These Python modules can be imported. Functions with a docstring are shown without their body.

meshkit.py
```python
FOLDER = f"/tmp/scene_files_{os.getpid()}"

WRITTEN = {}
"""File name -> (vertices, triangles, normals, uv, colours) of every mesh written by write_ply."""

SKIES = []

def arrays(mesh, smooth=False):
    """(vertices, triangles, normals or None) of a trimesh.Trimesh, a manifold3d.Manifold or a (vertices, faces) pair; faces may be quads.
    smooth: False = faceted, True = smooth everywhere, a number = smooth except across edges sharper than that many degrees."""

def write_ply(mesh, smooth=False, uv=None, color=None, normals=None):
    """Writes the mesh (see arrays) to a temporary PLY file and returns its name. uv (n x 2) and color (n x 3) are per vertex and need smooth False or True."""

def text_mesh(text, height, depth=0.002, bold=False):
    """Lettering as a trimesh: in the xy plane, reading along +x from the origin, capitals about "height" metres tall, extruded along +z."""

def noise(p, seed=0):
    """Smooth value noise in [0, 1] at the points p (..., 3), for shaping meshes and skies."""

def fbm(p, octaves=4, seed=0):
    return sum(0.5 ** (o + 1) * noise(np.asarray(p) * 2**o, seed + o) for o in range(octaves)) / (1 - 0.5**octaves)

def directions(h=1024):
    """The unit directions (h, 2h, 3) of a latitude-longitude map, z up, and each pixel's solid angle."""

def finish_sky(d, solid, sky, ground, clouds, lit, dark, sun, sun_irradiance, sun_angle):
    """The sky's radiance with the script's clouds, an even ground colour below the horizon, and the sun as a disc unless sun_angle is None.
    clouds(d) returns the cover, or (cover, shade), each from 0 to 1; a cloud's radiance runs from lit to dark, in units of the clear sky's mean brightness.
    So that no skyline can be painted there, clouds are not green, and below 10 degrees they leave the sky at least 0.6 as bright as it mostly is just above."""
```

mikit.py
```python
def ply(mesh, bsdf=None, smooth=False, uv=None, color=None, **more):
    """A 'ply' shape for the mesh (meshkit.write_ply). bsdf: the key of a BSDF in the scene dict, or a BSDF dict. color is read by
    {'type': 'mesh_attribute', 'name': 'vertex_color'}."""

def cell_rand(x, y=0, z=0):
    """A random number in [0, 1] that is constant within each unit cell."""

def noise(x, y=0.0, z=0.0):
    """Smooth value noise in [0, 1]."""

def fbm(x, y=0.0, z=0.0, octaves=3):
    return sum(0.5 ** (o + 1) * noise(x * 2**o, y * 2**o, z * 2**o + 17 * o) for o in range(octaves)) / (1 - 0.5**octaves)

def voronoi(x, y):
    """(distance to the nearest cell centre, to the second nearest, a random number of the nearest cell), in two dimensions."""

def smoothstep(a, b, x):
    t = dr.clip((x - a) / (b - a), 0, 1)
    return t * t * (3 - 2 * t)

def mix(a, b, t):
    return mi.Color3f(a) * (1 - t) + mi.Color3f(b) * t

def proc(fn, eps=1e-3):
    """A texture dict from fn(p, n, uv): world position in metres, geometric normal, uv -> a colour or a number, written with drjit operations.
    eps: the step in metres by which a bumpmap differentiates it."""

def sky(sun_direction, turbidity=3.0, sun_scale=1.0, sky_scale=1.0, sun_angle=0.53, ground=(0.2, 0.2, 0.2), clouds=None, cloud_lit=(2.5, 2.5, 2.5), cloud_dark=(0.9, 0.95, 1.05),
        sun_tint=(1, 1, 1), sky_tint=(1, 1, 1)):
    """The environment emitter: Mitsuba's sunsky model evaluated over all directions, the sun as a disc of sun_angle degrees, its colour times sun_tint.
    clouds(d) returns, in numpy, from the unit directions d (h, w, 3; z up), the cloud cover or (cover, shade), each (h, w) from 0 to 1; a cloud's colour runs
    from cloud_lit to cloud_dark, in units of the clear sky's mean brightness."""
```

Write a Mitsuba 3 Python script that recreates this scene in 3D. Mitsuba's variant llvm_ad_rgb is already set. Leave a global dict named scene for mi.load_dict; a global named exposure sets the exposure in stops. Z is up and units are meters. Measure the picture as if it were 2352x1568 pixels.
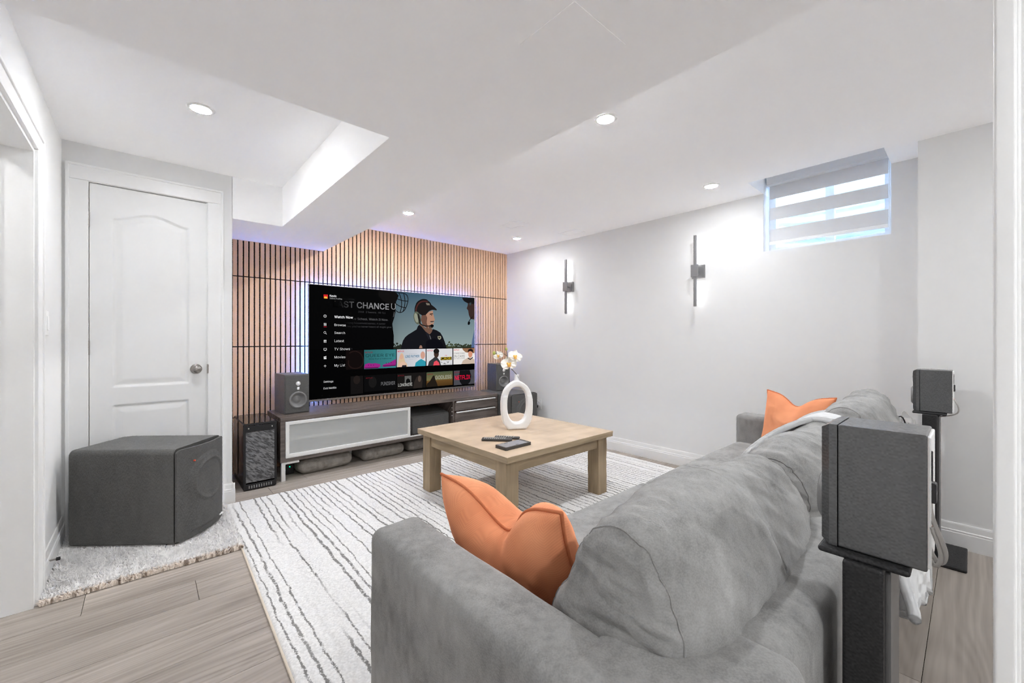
import math, random
import numpy as np, trimesh, manifold3d as m3, mitsuba as mi, drjit as dr
import shapely, shapely.geometry as sg, shapely.affinity as sa
import mikit, meshkit
from mikit import noise, fbm, cell_rand, smoothstep, mix

rng = np.random.default_rng(7)
random.seed(7)
T = mi.ScalarTransform4f
PI = math.pi
scene, labels = {}, {}

# ------------------------------------------------------------------ camera, sky, exposure
YAW = math.radians(41.752)
EYE = (0.0, 0.0, 1.125)
scene['camera'] = {'type': 'perspective', 'fov': 2 * math.degrees(math.atan(1176 / 941.73)), 'fov_axis': 'x', 'near_clip': 0.02,
                   'principal_point_offset_y': 4.05 / 1568,
                   'to_world': T().look_at(list(EYE), [math.sin(YAW), math.cos(YAW), EYE[2]], [0, 0, 1])}
scene['sky'] = {**mikit.sky((0.3, -0.6, 0.74), turbidity=4.0, sun_scale=0.0, sky_tint=(1.12, 1.0, 0.90), sky_scale=4.6, ground=(0.5, 0.5, 0.5)), 'sampling_weight': 1.0}
SKY_KEY = 'sky'
exposure = 4.45
DOWNLIGHT = 34.0     # radiance of a recessed light's lens
SCONCE = 0.42
GLOW = 4.0           # the strip behind the television
SCREEN = 1.0


def S(r, g, b):
    c = np.array([r, g, b], float) / 255
    return [float(x) for x in np.where(c < 0.04045, c / 12.92, ((c + 0.055) / 1.055) ** 2.4)]


def rgb(c):
    return {'type': 'rgb', 'value': list(map(float, c))}


# ------------------------------------------------------------------ materials
def mat(name, color, rough=0.6, spec=0.35, metallic=0.0, bump=None, bump_scale=1.0, **kw):
    tex = mikit.proc(color) if callable(color) else rgb(color)
    b = {'type': 'principled', 'base_color': tex, 'roughness': rough, 'specular': spec, **kw}
    if metallic:
        b['metallic'] = metallic
    if bump is not None:
        b = {'type': 'bumpmap', 'arbitrary': mikit.proc(bump, eps=0.0008), 'scale': bump_scale, 'bsdf': b}
    scene[name] = {'type': 'twosided', 'bsdf': b}
    return name


mat('mat_wall', (0.735, 0.735, 0.73), 0.75, 0.25)
mat('mat_ceiling', (0.945, 0.945, 0.945), 0.9, 0.1)
mat('mat_trim', (0.79, 0.79, 0.785), 0.35, 0.4)
mat('mat_door', (0.775, 0.775, 0.77), 0.42, 0.35)
mat('mat_plastic_white', (0.84, 0.84, 0.83), 0.35, 0.4)
mat('mat_chrome', (0.62, 0.61, 0.59), 0.22, metallic=1.0)
mat('mat_nickel', (0.34, 0.32, 0.30), 0.28, metallic=1.0)
mat('mat_alu', (0.80, 0.80, 0.79), 0.42, metallic=0.35)
mat('mat_sconce', (0.27, 0.27, 0.275), 0.40, metallic=0.6)
mat('mat_black', (0.012, 0.012, 0.013), 0.45)
mat('mat_felt', (0.018, 0.016, 0.015), 0.95, 0.1)
mat('mat_rubber', (0.05, 0.05, 0.052), 0.55)
mat('mat_cone', (0.20, 0.20, 0.20), 0.33, 0.6)
mat('mat_cable_grey', (0.42, 0.40, 0.38), 0.45)
mat('mat_cable_white', (0.75, 0.74, 0.72), 0.45)
mat('mat_ceramic', (0.80, 0.795, 0.785), 0.16, 0.5)
mat('mat_gravel', (0.42, 0.45, 0.46), 0.95)
mat('mat_gloss_black', (0.0025, 0.0025, 0.0028), 0.25, 0.03)
mat('mat_picture', (0.001, 0.001, 0.001), 0.5, 0.0)
mat('mat_red_led', (0.7, 0.10, 0.05), 0.4)
mat('mat_panel_dark', (0.03, 0.03, 0.032), 0.3)


def plank_tone(seed, lo, hi):
    def fn(p, n, uv):
        q = p.y * 9 + 1.7 * fbm(p.x * 1.1 + seed, p.y * 6, seed, 2) * 2
        grain = fbm(p.x * 2.5 + seed * 3, p.y * 70 + 5 * fbm(p.x * 1.3, p.y * 9, seed, 2), seed, 3)
        rings = 0.5 + 0.5 * dr.sin(q * 26 + 3 * fbm(p.x * 3, p.y * 30, seed, 2))
        blot = fbm(p.x * 1.8, p.y * 5, seed + 9, 3)
        t = 0.40 * grain + 0.07 * rings + 0.50 * blot
        return mix(lo, hi, dr.clip((t - 0.22) / 0.56, 0, 1))
    return fn


for i, k in enumerate((0.93, 1.0, 1.06, 0.98)):
    mat(f'mat_plank_{i}', plank_tone(3.1 * i + 1, [c * k for c in (0.215, 0.185, 0.160)], [c * k for c in (0.47, 0.42, 0.375)]), 0.42, 0.35)


def oak_slat(p, n, uv):
    g = fbm(p.x * 190, p.z * 4.5, p.y * 50, 3)
    row = cell_rand(dr.floor((p.x - 0.46) / 0.04), dr.floor((p.z - 0.472) / 0.594))
    return mix((0.64, 0.395, 0.245), (0.84, 0.575, 0.39), dr.clip(0.15 + 0.55 * g + 0.45 * row, 0, 1))


mat('mat_oak', oak_slat, 0.5, 0.3)


def dark_wood(p, n, uv):
    g = fbm(p.x * 5, p.z * 110 + p.y * 110, 0, 3)
    return mix((0.080, 0.064, 0.056), (0.150, 0.124, 0.112), smoothstep(0.2, 0.8, g))


mat('mat_console', dark_wood, 0.28, 0.45)


def pine(p, n, uv):
    along = dr.select(dr.abs(n.z) > 0.6, p.x * 2.2, dr.select(dr.abs(n.x) > 0.6, p.y * 2.2, p.x * 2.2))
    across = dr.select(dr.abs(n.z) > 0.6, p.y * 34, p.z * 60)
    g = fbm(along, across + 4 * fbm(p.x * 4, p.y * 4, p.z * 4, 2), 2.0, 3)
    b = fbm(p.x * 7, p.y * 7, p.z * 7, 3)
    c = mix((0.22, 0.160, 0.095), (0.50, 0.390, 0.260), dr.clip(0.6 * g + 0.6 * b - 0.08, 0, 1))
    return c


def pine_leg(p, n, uv):
    g = fbm(p.x * 60 + 3 * fbm(p.x * 5, p.y * 5, p.z * 3, 2), p.y * 60, p.z * 2.2, 3)
    b = fbm(p.x * 8, p.y * 8, p.z * 5, 3)
    return mix((0.18, 0.128, 0.075), (0.48, 0.372, 0.245), dr.clip(0.6 * g + 0.65 * b - 0.12, 0, 1))


def pine_top(p, n, uv):
    g = fbm(p.x * 2.0, p.y * 26, 2.0, 3)
    b = fbm(p.x * 9, p.y * 9, 1.0, 3)
    return mix((0.40, 0.300, 0.205), (0.58, 0.450, 0.325), dr.clip(0.45 * g + 0.65 * b, 0, 1))


mat('mat_pine', pine_leg, 0.6, 0.3)
def pine_board(p, n, uv):
    up = smoothstep(0.55, 0.8, n.z)
    side, top = pine(p, n, uv), pine_top(p, n, uv)
    return side * (1 - up) + top * up


mat('mat_pine_top', pine_board, 0.34, 0.4)
mat('mat_pine_rail', pine, 0.6, 0.3)


def velvet(lo, hi, f=9.0):
    def fn(p, n, uv):
        b = fbm(p.x * f, p.y * f, p.z * f, 4)
        s = fbm(p.x * 60, p.y * 60, p.z * 18, 2)
        g = noise(p.x * 430, p.y * 430, p.z * 430)
        return mix(lo, hi, dr.clip(1.5 * (0.64 * b + 0.30 * s) + 0.34 * (g - 0.5) - 0.22, 0, 1))
    return fn


mat('mat_velvet', velvet((0.165, 0.164, 0.160), (0.345, 0.343, 0.335)), 0.85, 0.2, sheen=0.5)


def cord(p, n, uv):
    return 0.5 + 0.5 * dr.sin(p.x * 900 + p.y * 420) + 0.6 * noise(p.x * 160, p.y * 160, p.z * 160)


mat('mat_corduroy', velvet((0.175, 0.174, 0.169), (0.37, 0.367, 0.359), 12.0), 0.85, 0.2, sheen=0.6, bump=cord, bump_scale=0.0006)
mat('mat_floor_cushion', velvet((0.15, 0.138, 0.122), (0.38, 0.355, 0.32), 26.0), 0.85, 0.2, sheen=0.6)


def orange_color(p, n, uv):
    a = fbm(p.x * 14, p.y * 14, p.z * 14, 3)
    q = (p.y + 0.2 * p.x) * 22
    zig = dr.abs(q - dr.floor(q) - 0.5)
    thread = 0.5 + 0.5 * dr.sin((p.z * 0.9 - 0.3 * p.x + 0.045 * zig) * 1050)
    return mix((0.64, 0.215, 0.10), (0.90, 0.39, 0.205), dr.clip(0.85 * a + 0.20 * thread - 0.02, 0, 1))


mat('mat_orange', orange_color, 0.8, 0.2, sheen=0.4)
mat('mat_orange_piping', (0.56, 0.18, 0.08), 0.8, 0.2)


def blanket_color(p, n, uv):
    return mix((0.66, 0.67, 0.675), (0.86, 0.865, 0.865), fbm(p.x * 40, p.y * 40, p.z * 40, 3))


def blanket_bump(p, n, uv):
    u = (uv.x * 9.0) + 0.0
    v = uv.y * 13.0
    a, b = dr.abs(u - dr.floor(u) - 0.5), dr.abs(v - dr.floor(v) - 0.5)
    d = a + b
    return 0.5 + 0.5 * dr.sin(d * 38) + 0.6 * noise(p.x * 300, p.y * 300, p.z * 300)


mat('mat_blanket', blanket_color, 0.95, 0.1, sheen=0.5, bump=blanket_bump, bump_scale=0.0025)


def rug_stripes(p, n, uv):
    wob = 0.55 * fbm(p.y * 2.2, p.x * 5, 3.0, 3) + 0.16 * noise(p.y * 26, p.x * 26, 1.0)
    q = p.x * 25.0 + wob * 1.6
    c = dr.floor(q)
    f = q - c
    w = 0.045 + 0.085 * cell_rand(c, 4) + 0.06 * noise(p.y * 9, c * 3.7, 0.5)
    on = smoothstep(0.34, 0.50, noise(p.y * 1.1 + 9 * cell_rand(c, 2), c * 5.3, 2.0) + 0.25 * cell_rand(c, 8))
    fuzz = noise(p.x * 330, p.y * 260, 0.0)
    line = smoothstep(w + 0.05, w - 0.05, dr.abs(f - 0.5) + 0.16 * (fuzz - 0.5)) * on
    gaps = smoothstep(0.15, 0.42, noise(p.x * 150, p.y * 95, 7.0))
    heather = 0.25 * smoothstep(0.62, 0.85, noise(p.x * 210, p.y * 150, 4.0))
    dark = dr.clip(0.84 * line * (0.35 + 0.65 * gaps) + heather * smoothstep(0.5, 0.8, fbm(p.x * 5, p.y * 1.6, 6.0, 2)), 0, 1)
    base = mix((0.62, 0.615, 0.605), (0.78, 0.775, 0.765), noise(p.x * 180, p.y * 180, 2.0))
    return mix(base, (0.11, 0.107, 0.104), dark)


mat('mat_rug', rug_stripes, 0.95, 0.05)
mat('mat_rug_edge', (0.62, 0.55, 0.47), 0.95, 0.05)


def shag_color(p, n, uv):
    a = noise(p.x * 95, p.y * 95, 0.0)
    b = fbm(p.x * 12, p.y * 12, 5.0, 2)
    return mix((0.60, 0.59, 0.585), (0.90, 0.89, 0.88), dr.clip(1.25 * (0.75 * a + 0.35 * b) - 0.05, 0, 1))


mat('mat_shag', shag_color, 0.95, 0.05)
def fringe_color(p, n, uv):
    a = noise(p.x * 110, p.y * 110, 0.0)
    return mix((0.34, 0.27, 0.22), (0.82, 0.75, 0.68), smoothstep(0.15, 0.75, a))


mat('mat_shag_edge', fringe_color, 0.95, 0.05)


def vinyl(lo, hi):
    def fn(p, n, uv):
        return mix(lo, hi, dr.clip(0.75 * noise(p.x * 330, p.y * 330, p.z * 330) + 0.3 * fbm(p.x * 40, p.y * 40, p.z * 9, 2) - 0.02, 0, 1))
    return fn


mat('mat_vinyl', vinyl((0.045, 0.045, 0.043), (0.125, 0.124, 0.119)), 0.40, 0.5)
mat('mat_speaker_ash', vinyl((0.022, 0.023, 0.024), (0.072, 0.074, 0.076)), 0.22, 1.0, clearcoat=1.0, clearcoat_gloss=0.8)
mat('mat_grille', vinyl((0.050, 0.050, 0.049), (0.125, 0.124, 0.120)), 0.7, 0.3)
mat('mat_stand', vinyl((0.006, 0.006, 0.007), (0.028, 0.028, 0.029)), 0.5, 0.4)
mat('mat_stand_edge', (0.10, 0.10, 0.10), 0.35, 0.5)


def mesh_front(p, n, uv):
    s = fbm((p.x * 0.6 + p.z * 0.8) * 150, (p.z * 0.6 - p.x * 0.8) * 45, 1.0, 3)
    return mix((0.045, 0.045, 0.047), (0.20, 0.20, 0.205), smoothstep(0.25, 0.80, s))


mat('mat_pc_mesh', mesh_front, 0.45, 0.4)


def galv(p, n, uv):
    a = fbm(p.x * 16, p.y * 16, p.z * 16, 3)
    return mix((0.42, 0.52, 0.58), (0.66, 0.74, 0.78), a)


mat('mat_galvanised', galv, 0.6, 0.4)
mat('mat_petal', (0.90, 0.885, 0.84), 0.6, 0.3)
mat('mat_petal_heart', (0.80, 0.50, 0.12), 0.6, 0.3)
mat('mat_bud', (0.44, 0.47, 0.12), 0.6, 0.3)
mat('mat_stem', (0.10, 0.085, 0.06), 0.7, 0.2)
mat('mat_blind', (0.70, 0.705, 0.715), 0.8, 0.2)
mat('mat_remote', (0.05, 0.048, 0.046), 0.4, 0.4)
mat('mat_remote_key', (0.42, 0.41, 0.40), 0.5, 0.3)
mat('mat_device_top', (0.20, 0.20, 0.205), 0.25, 0.5)
scene['mat_pane'] = {'type': 'thindielectric', 'int_ior': 1.5}
scene['mat_smoked'] = {'type': 'twosided', 'bsdf': {'type': 'principled', 'base_color': rgb((0.012, 0.012, 0.013)), 'roughness': 0.06, 'specular': 0.35}}
scene['mat_frosted'] = {'type': 'blendbsdf', 'weight': 0.36, 'bsdf_0': {'type': 'twosided', 'bsdf': {'type': 'principled', 'base_color': rgb((0.60, 0.615, 0.605)), 'roughness': 0.35, 'specular': 0.5}}, 'bsdf_1': {'type': 'thindielectric', 'int_ior': 1.5}}
scene['mat_sheer'] = {'type': 'thindielectric', 'int_ior': 1.1}


def emit(c, weight=1.0):
    return {'type': 'area', 'radiance': rgb(c), 'sampling_weight': float(weight)}


# ------------------------------------------------------------------ mesh helpers
cat = trimesh.util.concatenate


def B(x0, x1, y0, y1, z0, z1):
    m = trimesh.creation.box((x1 - x0, y1 - y0, z1 - z0))
    m.apply_translation(((x0 + x1) / 2, (y0 + y1) / 2, (z0 + z1) / 2))
    return m


def tm(man):
    m = man.to_mesh()
    return trimesh.Trimesh(np.asarray(m.vert_properties)[:, :3], np.asarray(m.tri_verts), process=False)


def R(x0, x1, y0, y1, z0, z1, r=0.005, seg=12):
    """A box with rounded edges."""
    r = min(r, (x1 - x0) / 2.01, (y1 - y0) / 2.01, (z1 - z0) / 2.01)
    s = m3.Manifold.sphere(r, seg)
    return tm(m3.Manifold.batch_hull([s.translate((x, y, z)) for x in (x0 + r, x1 - r) for y in (y0 + r, y1 - r) for z in (z0 + r, z1 - r)]))


def cyl(a, b, r, r2=None, n=24):
    a, b = np.array(a, float), np.array(b, float)
    return tube([a, b], [r, r if r2 is None else r2], n)


def tube(pts, rad, n=10, closed=False, caps=True):
    p = np.asarray(pts, float)
    k = len(p)
    t = (np.roll(p, -1, 0) - np.roll(p, 1, 0)) if closed else np.gradient(p, axis=0)
    t /= np.linalg.norm(t, axis=1, keepdims=True) + 1e-12
    ref = np.array([0, 0, 1.0]) if abs(t[0][2]) < 0.9 else np.array([1.0, 0, 0])
    u = np.cross(t[0], ref); u /= np.linalg.norm(u)
    us = []
    for i in range(k):
        u = u - t[i] * (u @ t[i]); u = u / (np.linalg.norm(u) + 1e-12); us.append(u)
    us = np.array(us); vs = np.cross(t, us)
    ang = np.arange(n) * 2 * PI / n
    rad = np.broadcast_to(np.asarray(rad, float), (k,))
    v = p[:, None] + rad[:, None, None] * (np.cos(ang)[None, :, None] * us[:, None] + np.sin(ang)[None, :, None] * vs[:, None])
    v = v.reshape(-1, 3)
    f = []
    for i in range(k if closed else k - 1):
        j = (i + 1) % k
        for a in range(n):
            b = (a + 1) % n
            f += [[i * n + a, i * n + b, j * n + b], [i * n + a, j * n + b, j * n + a]]
    if not closed and caps:
        c0, c1 = len(v), len(v) + 1
        v = np.vstack([v, p[:1], p[-1:]])
        for a in range(n):
            b = (a + 1) % n
            f += [[c0, b, a], [c1, (k - 1) * n + a, (k - 1) * n + b]]
    return trimesh.Trimesh(v, np.array(f), process=False)


def smooth_path(pts, n=40):
    from scipy.interpolate import CubicSpline
    p = np.asarray(pts, float)
    t = np.r_[0, np.cumsum(np.linalg.norm(np.diff(p, axis=0), axis=1))]
    return CubicSpline(t, p)(np.linspace(0, t[-1], n))


def lathe(prof, n=32, axis='z', at=(0, 0, 0)):
    """prof: (radius, height) pairs; turned about the axis."""
    m = trimesh.creation.revolve(np.array(prof, float), sections=n)
    if axis == 'y':      # height runs along -y
        m.apply_transform(np.array([[1, 0, 0, 0], [0, 0, -1, 0], [0, 1, 0, 0], [0, 0, 0, 1.0]]))
    if axis == 'x':
        m.apply_transform(np.array([[0, 0, 1, 0], [1, 0, 0, 0], [0, 1, 0, 0], [0, 0, 0, 1.0]]))
    m.apply_translation(at)
    return m


def grid_faces(a, b, flip=False):
    i, j = np.meshgrid(np.arange(a - 1), np.arange(b - 1), indexing='ij')
    q = np.stack([i * b + j, (i + 1) * b + j, (i + 1) * b + j + 1, i * b + j + 1], -1).reshape(-1, 4)
    f = np.vstack([q[:, [0, 1, 2]], q[:, [0, 2, 3]]])
    return f[:, ::-1] if flip else f


def rgrid(half, r, n=(20, 20, 20)):
    """The surface of a rounded box of these half sizes about the origin, finely meshed (for cushions)."""
    half = np.array(half, float)
    V, F, at = [], [], 0

    def line(h, k):
        inner = np.linspace(-(h - r), h - r, max(k, 3))
        a = np.sin(np.linspace(0, PI / 2, 6)[1:]) * r
        return np.r_[-(h - r) - a[::-1], inner, h - r + a]
    for ax in range(3):
        u, v = (ax + 1) % 3, (ax + 2) % 3
        lu, lv = line(half[u], n[u]), line(half[v], n[v])
        for sgn in (-1, 1):
            U, W = np.meshgrid(lu, lv, indexing='ij')
            P = np.zeros((len(lu) * len(lv), 3))
            P[:, u], P[:, v], P[:, ax] = U.ravel(), W.ravel(), sgn * half[ax]
            V.append(P); F.append(grid_faces(len(lu), len(lv), sgn < 0) + at); at += len(P)
    P = np.vstack(V)
    q = np.clip(P, -(half - r), half - r)
    d = P - q
    P = q + d / (np.linalg.norm(d, axis=1, keepdims=True) + 1e-12) * r
    m = trimesh.Trimesh(P, np.vstack(F), process=False)
    m.merge_vertices(digits_vertex=6)
    return m


def rough(m, amp, freq, seed=0, octaves=3):
    v = np.array(m.vertices)
    m = trimesh.Trimesh(v, m.faces, process=False)
    n = np.array(m.vertex_normals)
    m.vertices = v + n * ((meshkit.fbm(v * freq, octaves, seed) - 0.5) * 2 * amp)[:, None]
    return m


def rot(m, deg, axis=(0, 0, 1), at=(0, 0, 0)):
    m = m.copy()
    m.apply_transform(trimesh.transformations.rotation_matrix(math.radians(deg), axis, at))
    return m


def mv(m, x, y, z):
    m = m.copy(); m.apply_translation((x, y, z)); return m


def ext(poly, h):
    """A polygon in xy extruded along z."""
    gs = [g for g in getattr(poly, 'geoms', [poly]) if g.geom_type == 'Polygon' and g.area > 0]
    return cat([trimesh.creation.extrude_polygon(g, h, engine='earcut') for g in gs])


def pr(m, o, ux, uy, uz):
    """Places a mesh's x, y, z along the three given axes at o."""
    m = m.copy()
    M = np.eye(4); M[:3, 0], M[:3, 1], M[:3, 2], M[:3, 3] = ux, uy, uz, o
    m.apply_transform(M)
    if np.linalg.det(M[:3, :3]) < 0:
        m.invert()
    return m


# ------------------------------------------------------------------ scene bookkeeping
def free(key):
    if key not in scene and key not in labels and not any(k.startswith(key + '__') for k in scene):
        return key
    i = 1
    while f'{key}_{i:03d}' in scene or f'{key}_{i:03d}' in labels:
        i += 1
    return f'{key}_{i:03d}'


def thing(name, label, category, group=None):
    k = free(name)
    labels[k] = {'label': label, 'category': category}
    if group:
        labels[k]['group'] = group
    return k


def put(name, mesh, m, parent=None, smooth=False, label=None, kind=None, **kw):
    key = free(f'{parent}__{name}' if parent else name)
    scene[key] = mikit.ply(mesh, m, smooth=smooth, **kw)
    if label or kind:
        labels[key] = {k: v for k, v in (('label', label), ('kind', kind)) if v}
    return key


def struct(name, mesh, m, label=None, smooth=False, parent=None):
    return put(name, mesh, m, parent, smooth, label, None if parent else 'structure')


# ================================================================== THE ROOM
YE = -1.95                                 # far wall of the part of the room behind the camera
XL, XR, XB = -0.355, 3.57, 3.28            # left wall, right wall, the jut at its near end
YD, YT, YN = 3.41, 4.12, -0.04             # door wall, television wall, near wall
ZC, ZB = 2.255, 1.965                      # ceiling, underside of the bulkhead
XK, XP, YP = 1.258, 0.756, 1.61            # right edge of the bulkhead, corner of the ceiling pocket
YH = -3.2                                  # far end of the space behind the camera
WY0, WY1, WZ = 0.343, 1.073, 1.803         # basement window

# floor of planks
fl = put('floor', B(-1.6, 3.9, YH - .1, 4.3, -0.06, -0.009), 'mat_felt', kind='structure', label='grey brown wood plank floor')
plank_r = np.random.default_rng(11)
PW = 0.19226
for row in range(-17, 22):
    y0 = 0.110 + row * PW
    y1 = y0 + PW
    if y0 > 4.1 or y1 < YH:
        continue
    x = {12: -0.199 - 1.8, 11: 0.172 - 1.8, -1: 1.906 - 3.6, 10: .55 - 3.6, 9: .95 - 3.6, 8: .62 - 3.6, 7: 1.2 - 3.6, 6: .7 - 3.6, 5: 1.0 - 3.6, 0: -1.7, -2: -1.6}.get(row, -1.5 - plank_r.uniform(0, 1.8))
    while x < 3.58:
        x1 = x + 1.80
        a, b = max(x, -1.5), min(x1, 3.58)
        if b - a > 0.02 and not (y0 > YD and b < 0.45):
            put('plank', R(a + .0007, b - .0007, max(y0, YH) + .0007, min(y1, 4.118) - .0007, -0.009, 0.0, .0012, 6), f'mat_plank_{plank_r.integers(4)}', fl)
        x = x1

# walls
wd = struct('wall_back', B(0.30, 3.75, YT, YT + .12, 0, 2.5), 'mat_wall', 'television wall clad in vertical oak slats on black felt')
put('felt_backing', B(0.447, XR, YT - .009, YT, 0, ZC), 'mat_felt', wd, label='black felt backing panel')
slat_d = {}
nsl = int((XR - 0.46) / 0.04) + 1
rows = [(0.0, 0.469), (0.475, 1.062), (1.070, 1.656), (1.664, ZC)]
far_slats = []
for r, (z0, z1) in enumerate(rows):
    for i in range(nsl):
        x0 = 0.460 + i * 0.04
        if x0 + .0295 > XR: continue
        top = min(z1, ZB) if x0 < XK - 0.01 else z1
        if r == 0 and x0 > 0.86:
            far_slats.append(B(x0, x0 + .0295, YT - .020, YT - .009, z0, top)); continue
        h = round(top - z0, 4)
        if h not in slat_d:
            slat_d[h] = mikit.ply(R(0, .0295, -.011, 0, 0, h, .001, 6), 'mat_oak')
        scene[free(wd + '__slat')] = {**slat_d[h], 'to_world': T().translate([x0, YT - .009, z0])}
put('lower_slats', cat(far_slats), 'mat_oak', wd, kind='stuff', label='foot of the oak slats behind the console')

# right wall with the window opening, and the jut
win = [B(XR, XR + .30, WY1, 4.3, 0, 2.6), B(XR, XR + .30, YE - .1, WY0, 0, 2.6), B(XR, XR + .30, WY0, WY1, 0, WZ)]
wr = struct('wall_right', cat(win), 'mat_wall', 'long pale grey wall with two sconces and a basement window')
struct('wall_right_jut', B(XB, XR + .02, -0.75, 0.203, 0, ZC + .01), 'mat_wall', 'jutting pale wall section behind the far speaker')
# left wall with the opening of the side room
OY0, OY1, OZ = 1.83, 2.63, 1.93
wl = struct('wall_left', cat([B(XL - .125, XL, OY1, 4.2, 0, 2.5), B(XL - .125, XL, YH, OY0, 0, 2.5), B(XL - .125, XL, OY0, OY1, OZ, 2.5)]), 'mat_wall', 'pale wall at the left with a doorway')
# wall of the closet door
DX0, DX1, DZ = -0.249, 0.307, 2.042
struct('wall_door', cat([B(XL - .1, DX0, YD, YD + .12, 0, 2.5), B(DX1, 0.445, YD, YD + .12, 0, 2.5), B(DX0, DX1, YD, YD + .12, DZ, 2.5), B(0.30, 0.445, YD, YT + .1, 0, 2.4)]), 'mat_wall', 'pale wall around the white closet door')
# a partition starts right beside the camera: the corridor the camera stands in, and the rest of the room behind the sofa
struct('wall_partition', B(0.905, 1.02, YE - .02, -0.045, 0, ZB + .02), 'mat_wall', 'end of the partition wall right beside the camera')
struct('wall_behind', cat([B(0.95, 3.9, YE - .1, YE, 0, 2.5), B(-.6, 3.9, YH - .1, YH, 0, 2.5), B(XL - .2, XL, YH, YH + .1, 0, 2.5), B(1.0, 1.1, YH, YE, 0, 2.5)]), 'mat_wall', 'walls of the space behind the camera')
struct('wall_side_room', cat([B(-1.45, -1.40, 1.5, 3.2, 0, 2.5), B(-1.45, -.40, 3.10, 3.15, 0, 2.5), B(-1.45, -.40, 1.5, 1.55, 0, 2.5), B(-1.45, -.36, 1.5, 3.2, 2.25, 2.30)]), 'mat_wall', 'walls of the side room past the left doorway')
# ceiling with the notch over the window, and the bulkhead
NX = 3.238
struct('ceiling', cat([B(-.6, NX, YH - .1, 4.3, ZC, ZC + .1), B(NX, XR + .1, WY1, 4.3, ZC, ZC + .1), B(NX, XR + .1, YH - .1, WY0, ZC, ZC + .1),
                       B(NX - .05, XR + .35, WY0 - .05, WY1 + .05, 2.5, 2.55), B(NX - .05, NX, WY0 - .05, WY1 + .05, ZC + .1, 2.5),
                       B(NX, XR + .32, WY1, WY1 + .05, ZC + .1, 2.5), B(NX, XR + .32, WY0 - .05, WY0, ZC + .1, 2.5)]), 'mat_ceiling', 'white ceiling with recessed lights')
bulk = sg.Polygon([(XL - .05, YH - .05), (XK, YH - .05), (XK, YT - .012), (0.447, YT - .012), (0.447, YD), (XP, YD), (XP, YP), (XL - .05, YP)])
struct('ceiling_bulkhead', mv(ext(bulk, ZC - ZB + .01), 0, 0, ZB), 'mat_ceiling', 'lowered white bulkhead under the ceiling')
bk = labels
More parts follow.
